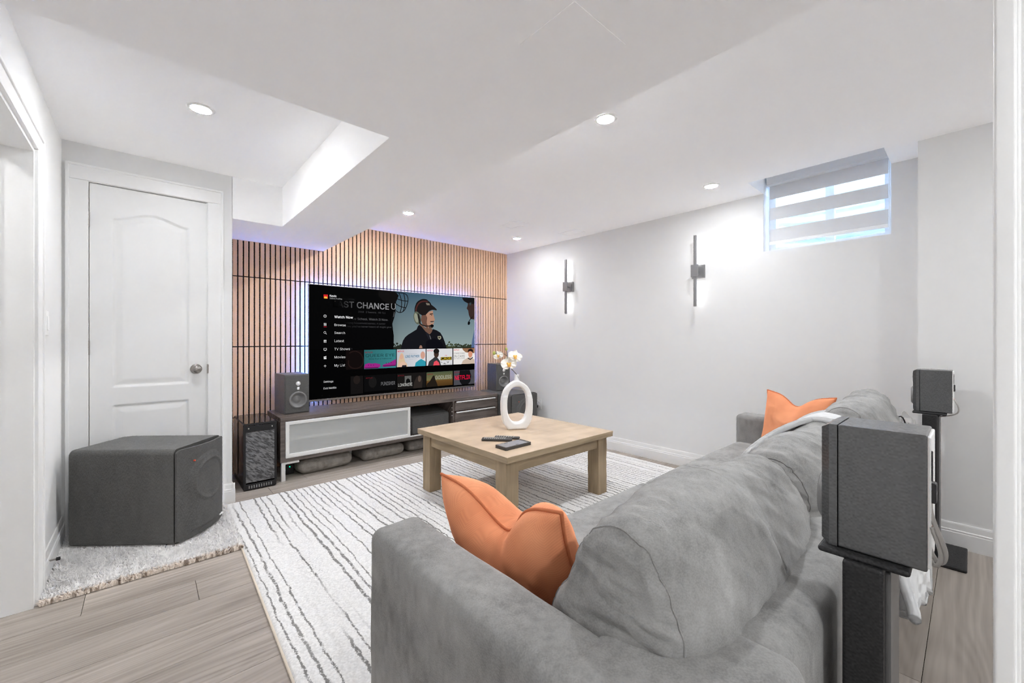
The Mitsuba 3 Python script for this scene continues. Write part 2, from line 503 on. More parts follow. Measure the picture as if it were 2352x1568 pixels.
struct('access_panel', R(0.793, 1.02, 0.655, 0.855, ZB - .0016, ZB + .004, .001), 'mat_ceiling', 'flush access panel in the bulkhead')

# baseboards: a flat board, a bead and a thinner upper strip
BBH = 0.133


def baseboard(name, a, b, inward, lab):
    """a, b: ends on the wall line; inward: unit vector into the room."""
    a, b, w = np.array(a, float), np.array(b, float), np.array(inward, float)
    prof = sg.Polygon([(0, 0), (0.0165, 0), (0.0165, .082), (.0135, .086), (.0135, .088), (.0155, .091), (.0150, .095), (.010, .098), (.0085, .125), (.006, BBH), (0, BBH)])
    L = np.linalg.norm(b - a)
    d = (b - a) / L
    m = pr(ext(prof, L), (a[0], a[1], 0), (w[0], w[1], 0), (0, 0, 1), (d[0], d[1], 0))
    return struct(name, m, 'mat_trim', lab)


baseboard('baseboard_right', (XR, 0.203), (XR, YT - .01), (-1, 0), 'white baseboard along the right wall')
baseboard('baseboard_jut', (XB, -.75), (XB, 0.203), (-1, 0), 'white baseboard of the jutting wall')
baseboard('baseboard_jut_end', (XB, 0.203), (XR, 0.203), (0, 1), 'white baseboard at the end of the jut')
baseboard('baseboard_left', (XL, 2.745), (XL, YD), (1, 0), 'white baseboard beside the doorway')
baseboard('baseboard_door', (0.395, YD), (0.461, YD), (0, -1), 'short white baseboard right of the closet door')
baseboard('baseboard_return', (0.445, YD - .0165), (0.445, YT - .02), (1, 0), 'white baseboard on the wall return by the computer')
baseboard('baseboard_behind', (1.02, YE), (XR, YE), (0, 1), 'white baseboard of the wall behind the camera')


# casings
def casing(name, w, pts, lab):
    """Three flat boards with a raised outer back band; pts: functions u, v -> world."""
    return


cw = 0.092
put_casing = cat([R(DX0 - cw, DX0, YD - .018, YD, 0, DZ + .0, .003), R(DX1, DX1 + cw - .004, YD - .018, YD, 0, DZ, .003), R(DX0 - cw, DX1 + cw - .004, YD - .018, YD, DZ, DZ + cw, .003),
                  R(DX0 - cw, DX0 - cw + .016, YD - .024, YD, 0, DZ + cw, .004), R(DX1 + cw - .020, DX1 + cw - .004, YD - .024, YD, 0, DZ + cw, .004), R(DX0 - cw, DX1 + cw - .004, YD - .024, YD, DZ + cw - .016, DZ + cw, .004)])
struct('trim_1', put_casing, 'mat_trim', 'white casing around the closet door', 40)
jw = 0.11
lc = cat([R(XL, XL + .016, OY1, OY1 + jw, 0, OZ, .003), R(XL, XL + .016, OY0 - jw, OY0, 0, OZ, .003), R(XL, XL + .016, OY0 - jw, OY1 + jw, OZ, OZ + .075, .003),
          R(XL, XL + .022, OY1 + jw - .016, OY1 + jw, 0, OZ + .075, .004), R(XL, XL + .022, OY0 - jw, OY1 + jw, OZ + .060, OZ + .075, .004),
          B(XL - .15, XL + .004, OY1 - .016, OY1, 0, OZ), B(XL - .15, XL + .004, OY0, OY0 + .016, 0, OZ), B(XL - .15, XL + .004, OY0, OY1, OZ - .016, OZ),
          R(XL - .125, XL - .085, OY1 - .028, OY1 - .014, 0, OZ - .016, .002), R(XL - .125, XL - .085, OY0, OY1, OZ - .028, OZ - .014, .002)])
l2 = struct('trim_2', lc, 'mat_trim', 'white casing and jamb of the doorway in the left wall', 40)
put('strike_plate', R(XL - .11, XL - .086, OY1 - .0175, OY1 - .015, .83, .89, .001), 'mat_nickel', l2, label='dark metal strike plate')
nc = cat([R(0.892, 1.032, YN - .006, YN + .013, 0, ZB, .004), B(0.894, 0.912, YN - .50, YN + .004, 0, ZB), R(0.889, 0.903, YN - .002, YN + .0195, 0, ZB, .004)])
struct('trim_3', nc, 'mat_trim', 'white casing edge right beside the camera', 40)

# closet door with two moulded panels
gx, gz = np.linspace(DX0 + .003, DX1 - .003, 112), np.linspace(0.012, DZ - .004, 400)
GX, GZ = np.meshgrid(gx, gz, indexing='ij')
xc = (DX0 + DX1) / 2 + .001


def panel_d(x, z, hw, z0, z1, arch):
    t = np.clip((x - xc) / hw, -1, 1)
    top = z1 + arch * (0.5 + 0.5 * np.cos(PI * t))
    return np.minimum(np.minimum(hw - np.abs(x - xc), z - z0), (top - z) * 0.93)


def moulding(d):
    y = np.interp(d, [0, .004, .010, .018, .026, .046, .052], [0, .0005, .0085, .0085, .0065, .0018, .0015])
    return y


dep = moulding(panel_d(GX, GZ, .182, .838, 1.856, .048)) + moulding(panel_d(GX, GZ, .182, .20, .737, 0))
yv = YD + .006 + dep
front = trimesh.Trimesh(np.stack([GX, yv, GZ], -1).reshape(-1, 3), grid_faces(112, 400), process=False)
d1 = struct('door_1', cat([front, B(DX0 + .003, DX1 - .003, YD + .0155, YD + .045, .012, DZ - .004)]), 'mat_door', 'white two-panel closet door with an arched top panel', True)
put('jamb', cat([B(DX0 - .012, DX0, YD, YD + .11, 0, DZ), B(DX1, DX1 + .012, YD, YD + .11, 0, DZ), B(DX0, DX1, YD + .045, YD + .06, 0, DZ)]), 'mat_trim', d1)
kx, kz, ky = 0.247, 0.932, YD + .006
kb = put('knob', lathe([(0, .068), (.012, .0675), (.022, .063), (.027, .054), (.0265, .045), (.020, .036), (.012, .030), (.011, .012)], 32, 'y', (kx, ky, kz)), 'mat_nickel', d1, True, 'brushed nickel door knob')
put('rosette', lathe([(.011, .012), (.026, .010), (.032, .004), (.032, -.002)], 32, 'y', (kx, ky, kz)), 'mat_nickel', kb, True)
put('strike_plate', R(DX1 - .004, DX1 + .006, YD - .0185, YD - .012, .90, .962, .002), 'mat_nickel', d1, label='dark metal strike plate')
for z in (0.32, 1.08, 1.822):
    put('hinge', cat([cyl((DX0 - .001, YD - .004, z - .042), (DX0 - .001, YD - .004, z + .042), .0062, n=12)]), 'mat_nickel', d1, 40, 'nickel door hinge')

# window: frame, panes, sill, blind
XW = 3.745
fr = cat([B(XW - .035, XW + .03, WY0, WY0 + .045, WZ, 2.5), B(XW - .035, XW + .03, WY1 - .045, WY1, WZ, 2.5), B(XW - .035, XW + .03, WY0, WY1, WZ, WZ + .045), B(XW - .035, XW + .03, WY0, WY1, 2.43, 2.5), B(XW - .03, XW + .03, .662, .712, WZ, 2.5)])
w1 = struct('window_1', fr, 'mat_trim', 'small basement window under the ceiling')
for a, b in ((WY0 + .045, .662), (.712, WY1 - .045)):
    p = trimesh.Trimesh([[XW, a, WZ + .045], [XW, b, WZ + .045], [XW, b, 2.43], [XW, a, 2.43]], [[0, 1, 2], [0, 2, 3]], process=False)
    put('pane', p, 'mat_pane', w1, label='clear window pane')
put('sill', B(XR + .001, XW, WY0, WY1, WZ - .004, WZ + .004), 'mat_trim', w1)
# outside: window well of corrugated steel with gravel
an = np.linspace(-PI / 2, PI / 2, 60)
zz = np.linspace(1.45, 2.62, 80)
A_, Z_ = np.meshgrid(an, zz, indexing='ij')
rr = 0.50 + 0.012 * np.sin(Z_ * 2 * PI / 0.075)
wv = np.stack([XR + .33 + 0.95 * rr * np.cos(A_), .708 + rr * np.sin(A_), Z_], -1).reshape(-1, 3)
put('window_well', trimesh.Trimesh(wv, grid_faces(60, 80), process=False), 'mat_galvanised', None, True, 'corrugated steel well outside the window', 'structure')
put('gravel', rough(rgrid((.3, .55, .05), .02, (30, 50, 4)), .012, 30), 'mat_gravel', None, True, 'gravel bed outside the window', 'structure')
scene['gravel']['to_world'] = T().translate([XR + .6, .708, 1.62])

bl = thing('zebra_blind', 'white banded roller blind hanging in the basement window', 'blind')
BX = 3.640
put('cassette', R(BX - .05, BX + .04, WY0 + .012, WY1 - .012, 2.318, 2.44, .008), 'mat_blind', bl, 40)
for z0, z1 in ((2.218, 2.318), (2.055, 2.151), (1.886, 1.984)):
    put('band', R(BX - .002, BX + .002, WY0 + .02, WY1 - .022, z0, z1, .001, 6), 'mat_blind', bl, label='opaque white fabric band')
for z0, z1 in ((2.151, 2.218), (1.984, 2.055)):
    p = trimesh.Trimesh([[BX, WY0 + .02, z0], [BX, WY1 - .022, z0], [BX, WY1 - .022, z1], [BX, WY0 + .02, z1]], [[0, 1, 2], [0, 2, 3]], process=False)
    put('sheer_band', p, 'mat_sheer', bl, label='see-through band')
put('bottom_rail', R(BX - .008, BX + .008, WY0 + .018, WY1 - .020, 1.862, 1.888, .006), 'mat_plastic_white', bl, 40)
put('bead_chain', tube(smooth_path([(BX - .02, WY0 + .014, 2.36), (BX - .02, WY0 + .013, 2.1), (BX - .02, WY0 + .013, 1.85)], 24), .002, 6), 'mat_plastic_white', bl, True)

# ------------------------------------------------------------------ lights
spots = [(0.20, 2.512, ZC, 'recessed ceiling light in the raised pocket above the white door'), (1.755, 1.247, ZC, 'recessed ceiling light closest to the bulkhead edge at the centre'),
         (1.746, 3.344, ZC, 'recessed ceiling light in front of the slat wall beside the bulkhead'), (3.085, 3.376, ZC, 'recessed ceiling light in the far corner by the right wall'),
         (3.10, 1.273, ZC, 'recessed ceiling light near the basement window'),
         (0.25, -0.85, ZB, None), (1.755, -0.85, ZC, None), (3.10, -0.85, ZC, None), (0.25, -2.3, ZB, None)]
for x, y, z, lab in spots:
    dim = 0.70 if x < .21 else (0.46 if x > 2 else 1.25) if lab else 0.70 if x > 2 else 1.0
    k = thing('recessed_light', lab or 'recessed ceiling light behind the camera, out of the frame', 'ceiling light', 'recessed ceiling lights')
    put('trim_ring', lathe([(.043, -.004), (.046, -.006), (.054, -.004), (.058, .0), (.054, .001)], 40, at=(x, y, z)), 'mat_plastic_white', k, True)
    put('lens', lathe([(0, -.0078), (.026, -.0074), (.038, -.0062), (.0425, -.0040)], 40, at=(x, y, z)), 'mat_plastic_white', k, True, 'glowing frosted lens', emitter=emit((DOWNLIGHT * .98 * dim, DOWNLIGHT * dim, DOWNLIGHT * 1.025 * dim), 2.0))

for yc, zc, lab in ((3.016, 1.716, 'slim grey bar wall sconce nearer the slat wall'), (1.571, 1.712, 'slim grey bar wall sconce nearer the window')):
    k = thing('wall_sconce', lab, 'wall lamp', 'bar sconces on the right wall')
    put('backplate', R(XR - .018, XR, yc - .056, yc + .056, zc - .056, zc + .056, .003), 'mat_sconce', k, 40)
    put('arm', cyl((XR - .07, yc, zc), (XR - .016, yc, zc), .008, n=14), 'mat_sconce', k, 40)
    put('front_plate', R(XR - .090, XR - .075, yc - .030, yc + .030, zc - .052, zc + .052, .002), 'mat_sconce', k, 40)
    put('bar', R(XR - .082, XR - .064, yc - .011, yc + .011, zc - .303, zc + .303, .002), 'mat_sconce', k, 40)
    for a, b in ((-.295, -.06), (.06, .295)):
        put('light_strip', R(XR - .065, XR - .059, yc - .006, yc + .006, zc + a, zc + b, .002), 'mat_plastic_white', k, 40, 'glowing strip facing the wall', emitter=emit((SCONCE, SCONCE, SCONCE), 1.0))

for (x0, x1, y0, y1), lab in (((3.275, 3.43, 2.69, 2.93), 'flush white ceiling vent beside the right wall'), ((2.62, 2.78, 2.86, 3.11), 'flush white ceiling vent close to the recessed light in the far corner')):
    k = thing('ceiling_vent', lab, 'vent')
    put('frame', cat([R(x0, x1, y0, y0 + .012, ZC - .004, ZC + .002, .001), R(x0, x1, y1 - .012, y1, ZC - .004, ZC + .002, .001), R(x0, x0 + .012, y0, y1, ZC - .004, ZC + .002, .001), R(x1 - .012, x1, y0, y1, ZC - .004, ZC + .002, .001)]), 'mat_ceiling', k)
    put('cover_plate', R(x0 + .016, x1 - .016, y0 + .016, y1 - .016, ZC - .003, ZC + .001, .001), 'mat_ceiling', k)

k = thing('side_room_light', 'ceiling light in the side room past the left doorway', 'ceiling light')
put('lens', lathe([(0, -.02), (.06, -.018), (.09, -.008), (.095, 0)], 32, at=(-.95, 2.1, 2.25)), 'mat_plastic_white', k, True, 'glowing lens', emitter=emit((4., 4., 4.), 1.0))
# switch and outlets
k = thing('light_switch', 'white light switch on the left wall beside the doorway', 'switch')
put('plate', R(XL, XL + .006, 2.885, 2.957, 1.145, 1.262, .003), 'mat_plastic_white', k, 40)
put('rocker', R(XL + .004, XL + .010, 2.904, 2.938, 1.170, 1.237, .003), 'mat_plastic_white', k, 40)


def outlet(lab, y, z):
    k = thing('wall_outlet', lab, 'outlet')
    put('plate', R(XR - .006, XR, y - .036, y + .036, z - .058, z + .058, .003), 'mat_plastic_white', k, 40)
    for s in (-.024, .024):
        r = put('receptacle', R(XR - .009, XR - .004, y - .017, y + .017, z + s - .015, z + s + .015, .003), 'mat_plastic_white', k, 40)
        put('slot', cat([B(XR - .0095, XR - .0085, y - .008, y - .006, z + s - .006, z + s + .006), B(XR - .0095, XR - .0085, y + .006, y + .008, z + s - .006, z + s + .006)]), 'mat_black', r)
    return k


outlet('white wall outlet low beside the corner subwoofer', 3.50, .345)
put('plug', R(XR - .035, XR - .009, 3.51, 3.535, .30, .33, .005), 'mat_black', 'wall_outlet', 40, 'black plug')
outlet('white wall outlet behind the far speaker stand', 0.268, .575)

put('power_cord', tube(smooth_path([(XR - .03, .262, .56), (XR - .045, .275, .61), (XR - .04, .295, .645), (XR - .03, .32, .62), (XR - .03, .335, .50), (XR - .03, .34, .15)], 40), .004, 8), 'mat_black', 'wall_outlet_001', True, 'thin black looping cord')
k = thing('speaker_wire', 'thin white wire against the wall behind the far speaker stand', 'wire')
put('cable', tube(smooth_path([(XR - .01, .292, .45), (XR - .008, .292, .66), (XR - .008, .284, .678), (XR - .008, .258, .65), (XR - .008, .228, .58), (XR - .02, .224, .40), (XR - .05, .23, .05)], 50), .0022, 6), 'mat_cable_white', k, True)

k = thing('door_stop', 'small black door stop on the left baseboard beside the subwoofer', 'door stop')
put('rod', cyl((XL + .014, 2.896, .083), (XL + .040, 2.896, .083), .004, n=10), 'mat_nickel', k, 40)
put('tip', cyl((XL + .036, 2.896, .083), (XL + .050, 2.896, .083), .008, n=12), 'mat_black', k, 40, 'black rubber tip')

# ================================================================== RUGS
rr_ = np.random.default_rng(5)
RX0, RX1, RY0, RY1, RH = 0.402, 3.47, 0.93, 3.365, 0.012
nx, ny = 430, 340
gx = np.linspace(RX0, RX1, nx); gy = np.linspace(RY0, RY1, ny)
GX, GY = np.meshgrid(gx, gy, indexing='ij')
P = np.stack([GX, GY, 0 * GX], -1)
edge = np.minimum(np.minimum(GX - RX0, RX1 - GX), np.minimum(GY - RY0, RY1 - GY))
hz = RH * np.clip(edge / .012, 0, 1) ** .5 + .0022 * (meshkit.fbm(P * 130, 2, 3) - .5) + .003 * (meshkit.fbm(P * 5, 2, 8) - .5)
wig = .004 * (meshkit.fbm(P * 12, 2, 4) - .5)
rk = thing('area_rug', 'large white pile rug with uneven charcoal stripes under the coffee table', 'rug')
rv = np.stack([GX + wig + .022 * (GY - 3.37), GY - .004 * (GX - RX0), np.maximum(hz, .001)], -1).reshape(-1, 3)
put('pile', trimesh.Trimesh(rv, grid_faces(nx, ny), process=False), 'mat_rug', rk, True)
q = [(RX0 + .022 * (y - 3.37) - .001, y, .0045) for y in np.linspace(RY0, RY1, 60)]
put('edge_binding', tube(q, .0045, 8), 'mat_rug_edge', rk, True, 'beige bound edge')

sk = thing('shag_rug', 'small fluffy grey-white shag rug under the floor subwoofer', 'rug')
SX0, SX1, SY0, SY1 = XL + .022, 0.392, 2.612, 3.378
put('backing', B(SX0, SX1, SY0, SY1, 0, .006), 'mat_shag_edge', sk)


def tufts(n, xf, yf, hmin, hmax, w, r):
    x, y = xf(n, r), yf(n, r)
    h = r.uniform(hmin, hmax, n)
    a = r.uniform(0, 2 * PI, n); lean = r.uniform(.2, 1.0, n) * h
    base = np.stack([x, y, np.full(n, .003)], -1)
    u = np.stack([np.cos(a), np.sin(a), 0 * a], -1); v = np.stack([-np.sin(a), np.cos(a), 0 * a], -1)
    mid = base + u * lean[:, None] * .4 + np.array([0, 0, 1]) * h[:, None] * .7
    tip = base + u * lean[:, None] + np.array([0, 0, 1]) * h[:, None]
    rings = []
    for c, s in ((base, w), (mid, w * .9)):
        for q in range(3):
            t = 2 * PI * q / 3
            rings.append(c + s * (math.cos(t) * u + math.sin(t) * v))
    V = np.stack(rings + [tip], 1).reshape(-1, 3)
    f0 = np.array([[0, 1, 4], [0, 4, 3], [1, 2, 5], [1, 5, 4], [2, 0, 3], [2, 3, 5], [3, 4, 6], [4, 5, 6], [5, 3, 6]])
    F = (np.arange(n) * 7)[:, None, None] + f0[None]
    return trimesh.Trimesh(V, F.reshape(-1, 3), process=False)


put('pile', tufts(26000, lambda n, r: r.uniform(SX0, SX1, n), lambda n, r: r.uniform(SY0 + .01, SY1, n), .014, .030, .0030, np.random.default_rng(3)), 'mat_shag', sk, True, 'fluffy grey-white pile', 'stuff')
put('fringe', tufts(900, lambda n, r: r.uniform(SX0, SX1, n), lambda n, r: r.uniform(SY0 - .006, SY0 + .02, n), .012, .026, .0048, np.random.default_rng(4)), 'mat_shag_edge', sk, True, 'beige tufted edge', 'stuff')

# ================================================================== SOFA
sofa = thing('sofa', 'long grey velvet sofa with loose back cushions facing the television', 'sofa')


def soft_box(x0, x1, y0, y1, z0, z1, r, n, amp=.004, freq=7, seed=0, crown=0.0):
    h = ((x1 - x0) / 2, (y1 - y0) / 2, (z1 - z0) / 2)
    m = rgrid(h, r, n)
    v = np.array(m.vertices)
    if crown:
        c = np.clip(1 - (v[:, 0] / h[0]) ** 4, 0, 1) * np.clip(1 - (v[:, 1] / h[1]) ** 4, 0, 1)
        v[:, 2] += crown * c * (v[:, 2] > 0)
        m.vertices = v
    m.apply_translation(((x0 + x1) / 2, (y0 + y1) / 2, (z0 + z1) / 2))
    return rough(m, amp, freq, seed)


put('base', soft_box(.60, 3.09, .40, 1.075, .05, .262, .02, (60, 20, 8), .002), 'mat_velvet', sofa, True)
put('arm', soft_box(.452, .606, .172, 1.105, .03, .612, .035, (10, 50, 30), .004, 6, 1), 'mat_velvet', sofa, True)
put('arm', soft_box(3.083, 3.244, .22, 1.105, .03, .604, .03, (10, 50, 30), .003, 6, 2), 'mat_velvet', sofa, True)
put('back_rest', soft_box(.454, .792, .170, .445, .03, .615, .035, (20, 20, 36), .004, 6, 1), 'mat_velvet', sofa, True)
put('back_rest', soft_box(.760, 3.10, .186, .445, .03, .617, .040, (90, 18, 30), .004, 6, 4), 'mat_velvet', sofa, True)
for x0, x1, s in ((.608, 1.844, 5), (1.846, 3.082, 6)):
    put('seat_cushion', soft_box(x0, x1, .43, 1.10, .255, .425, .045, (50, 28, 8), .005, 5, s, .016), 'mat_velvet', sofa, True)
for x, y in ((.52, .25), (.52, 1.04), (3.17, .28), (3.17, 1.04), (1.85, .3), (1.85, 1.0)):
    put('foot', cyl((x, y, .013 if y > .9 else 0), (x, y, .06), .022, .028, 14), 'mat_black', sofa, 40)


def cushion_section(s, t, top, h0=.405):
    """Centre line of a back cushion: s from 0 (on the seat) to 1 (top); t across the thickness, -1 rear to 1 front."""
    y = .535 - .105 * s - .03 * np.sin(PI * s)
    z = h0 + (top - h0) * s
    return y, z


def back_cushion(x0, x1, top, seed, tilt=0.0, lean=0.0):
    hx, hz, ht = (x1 - x0) / 2, .5, .5
    m = rgrid((1, 1, 1), .16, (110, 26, 70))           # local: x width, y thickness, z height
    v = np.array(m.vertices)
    X, Y, Zl = v[:, 0], v[:, 1], v[:, 2]
    s = (Zl + 1) / 2
    belly = (1 - 0.30 * np.abs(X) ** 5) * (0.40 + 0.60 * np.sin(PI * np.clip(s * .90 + .03, 0, 1)) ** .75)
    thick = .150 * belly * (1 - .26 * s ** 2) + .014
    tp = top - .014 * np.abs(X) ** 4 + .010 * np.cos(PI * X * 1.5 + seed) - tilt * X
    yc, zc = cushion_section(s, Y, tp)
    zc = zc + .030 * (1 - Y ** 2) * s ** 6
    xx = (x0 + x1) / 2 + hx * X * (1 - .03 * (1 - s)) + .010 * np.sin(4 * s + seed) * np.sign(X) + .018 * np.sign(X) * np.abs(X) ** 6 * (1 - Y ** 2) * np.sin(PI * s)
    # rolled over the back: the rear bulges and hangs on the back rest
    yy = yc + Y * thick - .030 * np.clip(-Y, 0, 1) * np.sin(PI * np.clip(s, 0, 1)) ** 1.5 * (1 - .2 * np.abs(X) ** 4) - lean * s
    V = np.stack([xx, yy, zc], -1)
    m = trimesh.Trimesh(V, m.faces, process=False)
    n = np.array(m.vertex_normals)
    # folds that fan out from the upper corners, and small creases
    fx = (V[:, 0] - x0) / (x1 - x0)
    f1 = meshkit.fbm(np.stack([V[:, 0] * 9 + V[:, 2] * 16 + 3 * seed, V[:, 2] * 4 - V[:, 0] * 3, V[:, 1] * 3], -1), 3, seed)
    f2 = meshkit.fbm(V * 5, 2, seed + 4)
    ridge = np.abs(f1 - .5) * 2
    amp = .010 + .014 * np.clip(np.abs(X), 0, 1) ** 2
    f3 = meshkit.fbm(np.stack([V[:, 0] * 22 - V[:, 2] * 30 + seed, V[:, 2] * 7 + V[:, 0] * 5, V[:, 1] * 6], -1), 3, seed + 9)
    fine = np.clip(.58 - np.abs(f3 - .5) * 9, 0, 1) * (np.clip(s - .35, 0, 1) + .5 * np.abs(X) ** 2)
    V = V + n * (((f2 - .5) * .024) - ridge * amp * 1.15 - fine * .005 + .004)[:, None]
    m.vertices = V
    return m


for x0, x1, top, s, ti, le in ((.612, 1.430, .765, 1, .016, 0), (1.425, 2.262, .752, 2, 0, .01), (2.262, 3.052, .812, 3, -.015, .055)):
    m = back_cushion(x0, x1, top, s, ti, le)
    c = put('back_cushion', m, 'mat_corduroy', sofa, True, 'soft corduroy back cushion')
    # piping seams that frame the end panels
    for e in (-1, 1):
        xa = x0 + .035 if e < 0 else x1 - .035
        sec = trimesh.intersections.mesh_plane(m, (1, 0, 0), (xa, 0, 0))
        if len(sec):
            pts = sec.reshape(-1, 3); ctr = pts.mean(0)
            an = np.arctan2(pts[:, 2] - ctr[2], pts[:, 1] - ctr[1])
            pts = pts[np.argsort(an)][::3]
            pts[:, 0] = xa
            put('seam', tube(pts, .0022, 6, True), 'mat_corduroy', c, True)


# orange pillows: square, dented along the top
def pillow(w, h, t, dent, seed, pinch=.11):
    n = 56
    lu = np.sin(np.linspace(-PI / 2, PI / 2, n))
    U, V = np.meshgrid(lu, lu, indexing='ij')
    px = w / 2 * U * (1 - pinch * (1 - V ** 2) * np.abs(U) ** 3)
    pz = h / 2 * V * (1 - pinch * (1 - U ** 2) * np.abs(V) ** 3)
    chop = np.exp(-(U / .26) ** 2)
    pz = pz - dent * np.exp(-(U / .36) ** 2) * np.clip((V + .55) / 1.55, 0, 1) ** 1.6
    prof = np.clip((1 - U ** 2), 0, 1) ** .42 * np.clip((1 - V ** 2), 0, 1) ** .42
    valley = 1 - .48 * chop * np.clip((V - .05) / .95, 0, 1) ** .8
    out = []
    for sgn in (-1, 1):
        d = t / 2 * prof * valley
        P = np.stack([px, sgn * d, pz], -1)
        wr = meshkit.fbm(np.stack([px * 14 + pz * 9, pz * 8 - px * 4, d * 0 + sgn], -1), 3, seed)
        P[..., 1] += sgn * (wr - .5) * .020 * prof
        out.append(trimesh.Trimesh(P.reshape(-1, 3), grid_faces(n, n, sgn > 0), process=False))
    m = cat(out); m.merge_vertices(digits_vertex=6)
    e = np.r_[np.stack([np.arange(n), 0 * np.arange(n)], 1), np.stack([np.full(n - 1, n - 1), np.arange(1, n)], 1), np.stack([np.arange(n - 2, -1, -1), np.full(n - 1, n - 1)], 1), np.stack([np.zeros(n - 2, int), np.arange(n - 2, 0, -1)], 1)]
    loop = np.stack([px[e[:, 0], e[:, 1]], 0 * e[:, 0], pz[e[:, 0], e[:, 1]]], -1) * 1.012
    return m, tube(loop, .0042, 8, True)


def place(m, o, ux, uy, uz):
    ux, uy, uz = (np.array(a, float) for a in (ux, uy, uz))
    ux /= np.linalg.norm(ux); uz = uz - ux * (ux @ uz); uz /= np.linalg.norm(uz)
    uy2 = np.cross(uz, ux)
    return pr(m, o, ux, uy2, uz)


for key, (o, ux, uz, dent, s, lab, sz) in enumerate((
        ((.748, .835, .568), (.03, -1, .055), (-.42, 0, 1), .108, 2, 'burnt orange throw pillow leaning on the near sofa arm', (.47, .345, .215)),
        ((2.945, .715, .612), (-.36, -.93, .0), (.10, -.33, 1), .060, 6, 'burnt orange throw pillow standing at the far sofa arm', (.41, .37, .16)))):
    k = thing('throw_pillow', lab, 'pillow', 'orange throw pillows on the sofa')
    a, b = pillow(sz[0], sz[1], sz[2], dent, s)
    put('cover', place(a, o, ux, None or (0, 0, 0), uz), 'mat_orange', k, True)
    put('piping', place(b, o, ux, (0, 0, 0), uz), 'mat_orange_piping', k, True, 'stitched orange piping')

# white blanket over the middle cushion and down behind the sofa
bk_ = thing('throw_blanket', 'white plush throw blanket draped over the middle back cushion and behind the sofa', 'blanket')
path = [(.640, .575), (.600, .665), (.545, .735), (.48, .778), (.42, .792), (.36, .782), (.30, .745), (.245, .690), (.195, .648), (.158, .615), (.128, .54), (.116, .44), (.112, .30)]
pp = smooth_path(path, 90)
npx = 46
blk = np.zeros((90, npx, 3))
for i, (y, z) in enumerate(pp):
    s = i / 89
    xa = np.interp(s, [0, .12, .30, .45, .62, 1], [1.72, 1.80, 2.10, 2.10, 1.62, 1.42])
    xb = np.interp(s, [0, .3, .5, .62, 1], [2.30, 2.34, 2.36, 2.28, 2.14])
    for j in range(npx):
        u = j / (npx - 1)
        x = xa + (xb - xa) * u
        fold = math.sin(x * 17 + s * 3) * .5 + math.sin(x * 31 + 1) * .3
        amp = .004 + .022 * max(0, (s - .55) / .45)
        dy = -amp * fold * (1 if s > .5 else -.3)
        zz_ = z + ((1.85 - x) * .28 + (.03 if .52 < u < .60 else 0) + .012 * math.sin(x * 23)) * max(0, (s - .8) / .2)
        blk[i, j] = (x, min(y + dy, .150) if s > .78 else y + dy, zz_)
top_s = blk.reshape(-1, 3)
m = trimesh.Trimesh(top_s, grid_faces(90, npx), process=False)
nn = np.array(m.vertex_normals)
if nn[45 * npx + 20][2] < 0: nn = -nn
outer, inner = top_s + nn * .006, top_s - nn * .004
uvs = np.stack(np.meshgrid(np.linspace(0, 1.6, 90), np.linspace(0, .6, npx), indexing='ij'), -1).reshape(-1, 2)
f = grid_faces(90, npx)
put('cloth', trimesh.Trimesh(np.vstack([outer, inner]), np.vstack([f, f[:, ::-1] + len(outer)]), process=False), 'mat_blanket', bk_, True, uv=np.vstack([uvs, uvs]))
put('hem', cat([tube(blk[:, 0], .013, 8), tube(blk[:, -1], .013, 8), tube(blk[-1], .011, 8)]), 'mat_blanket', bk_, True, 'thick fluffy hem', uv=None)

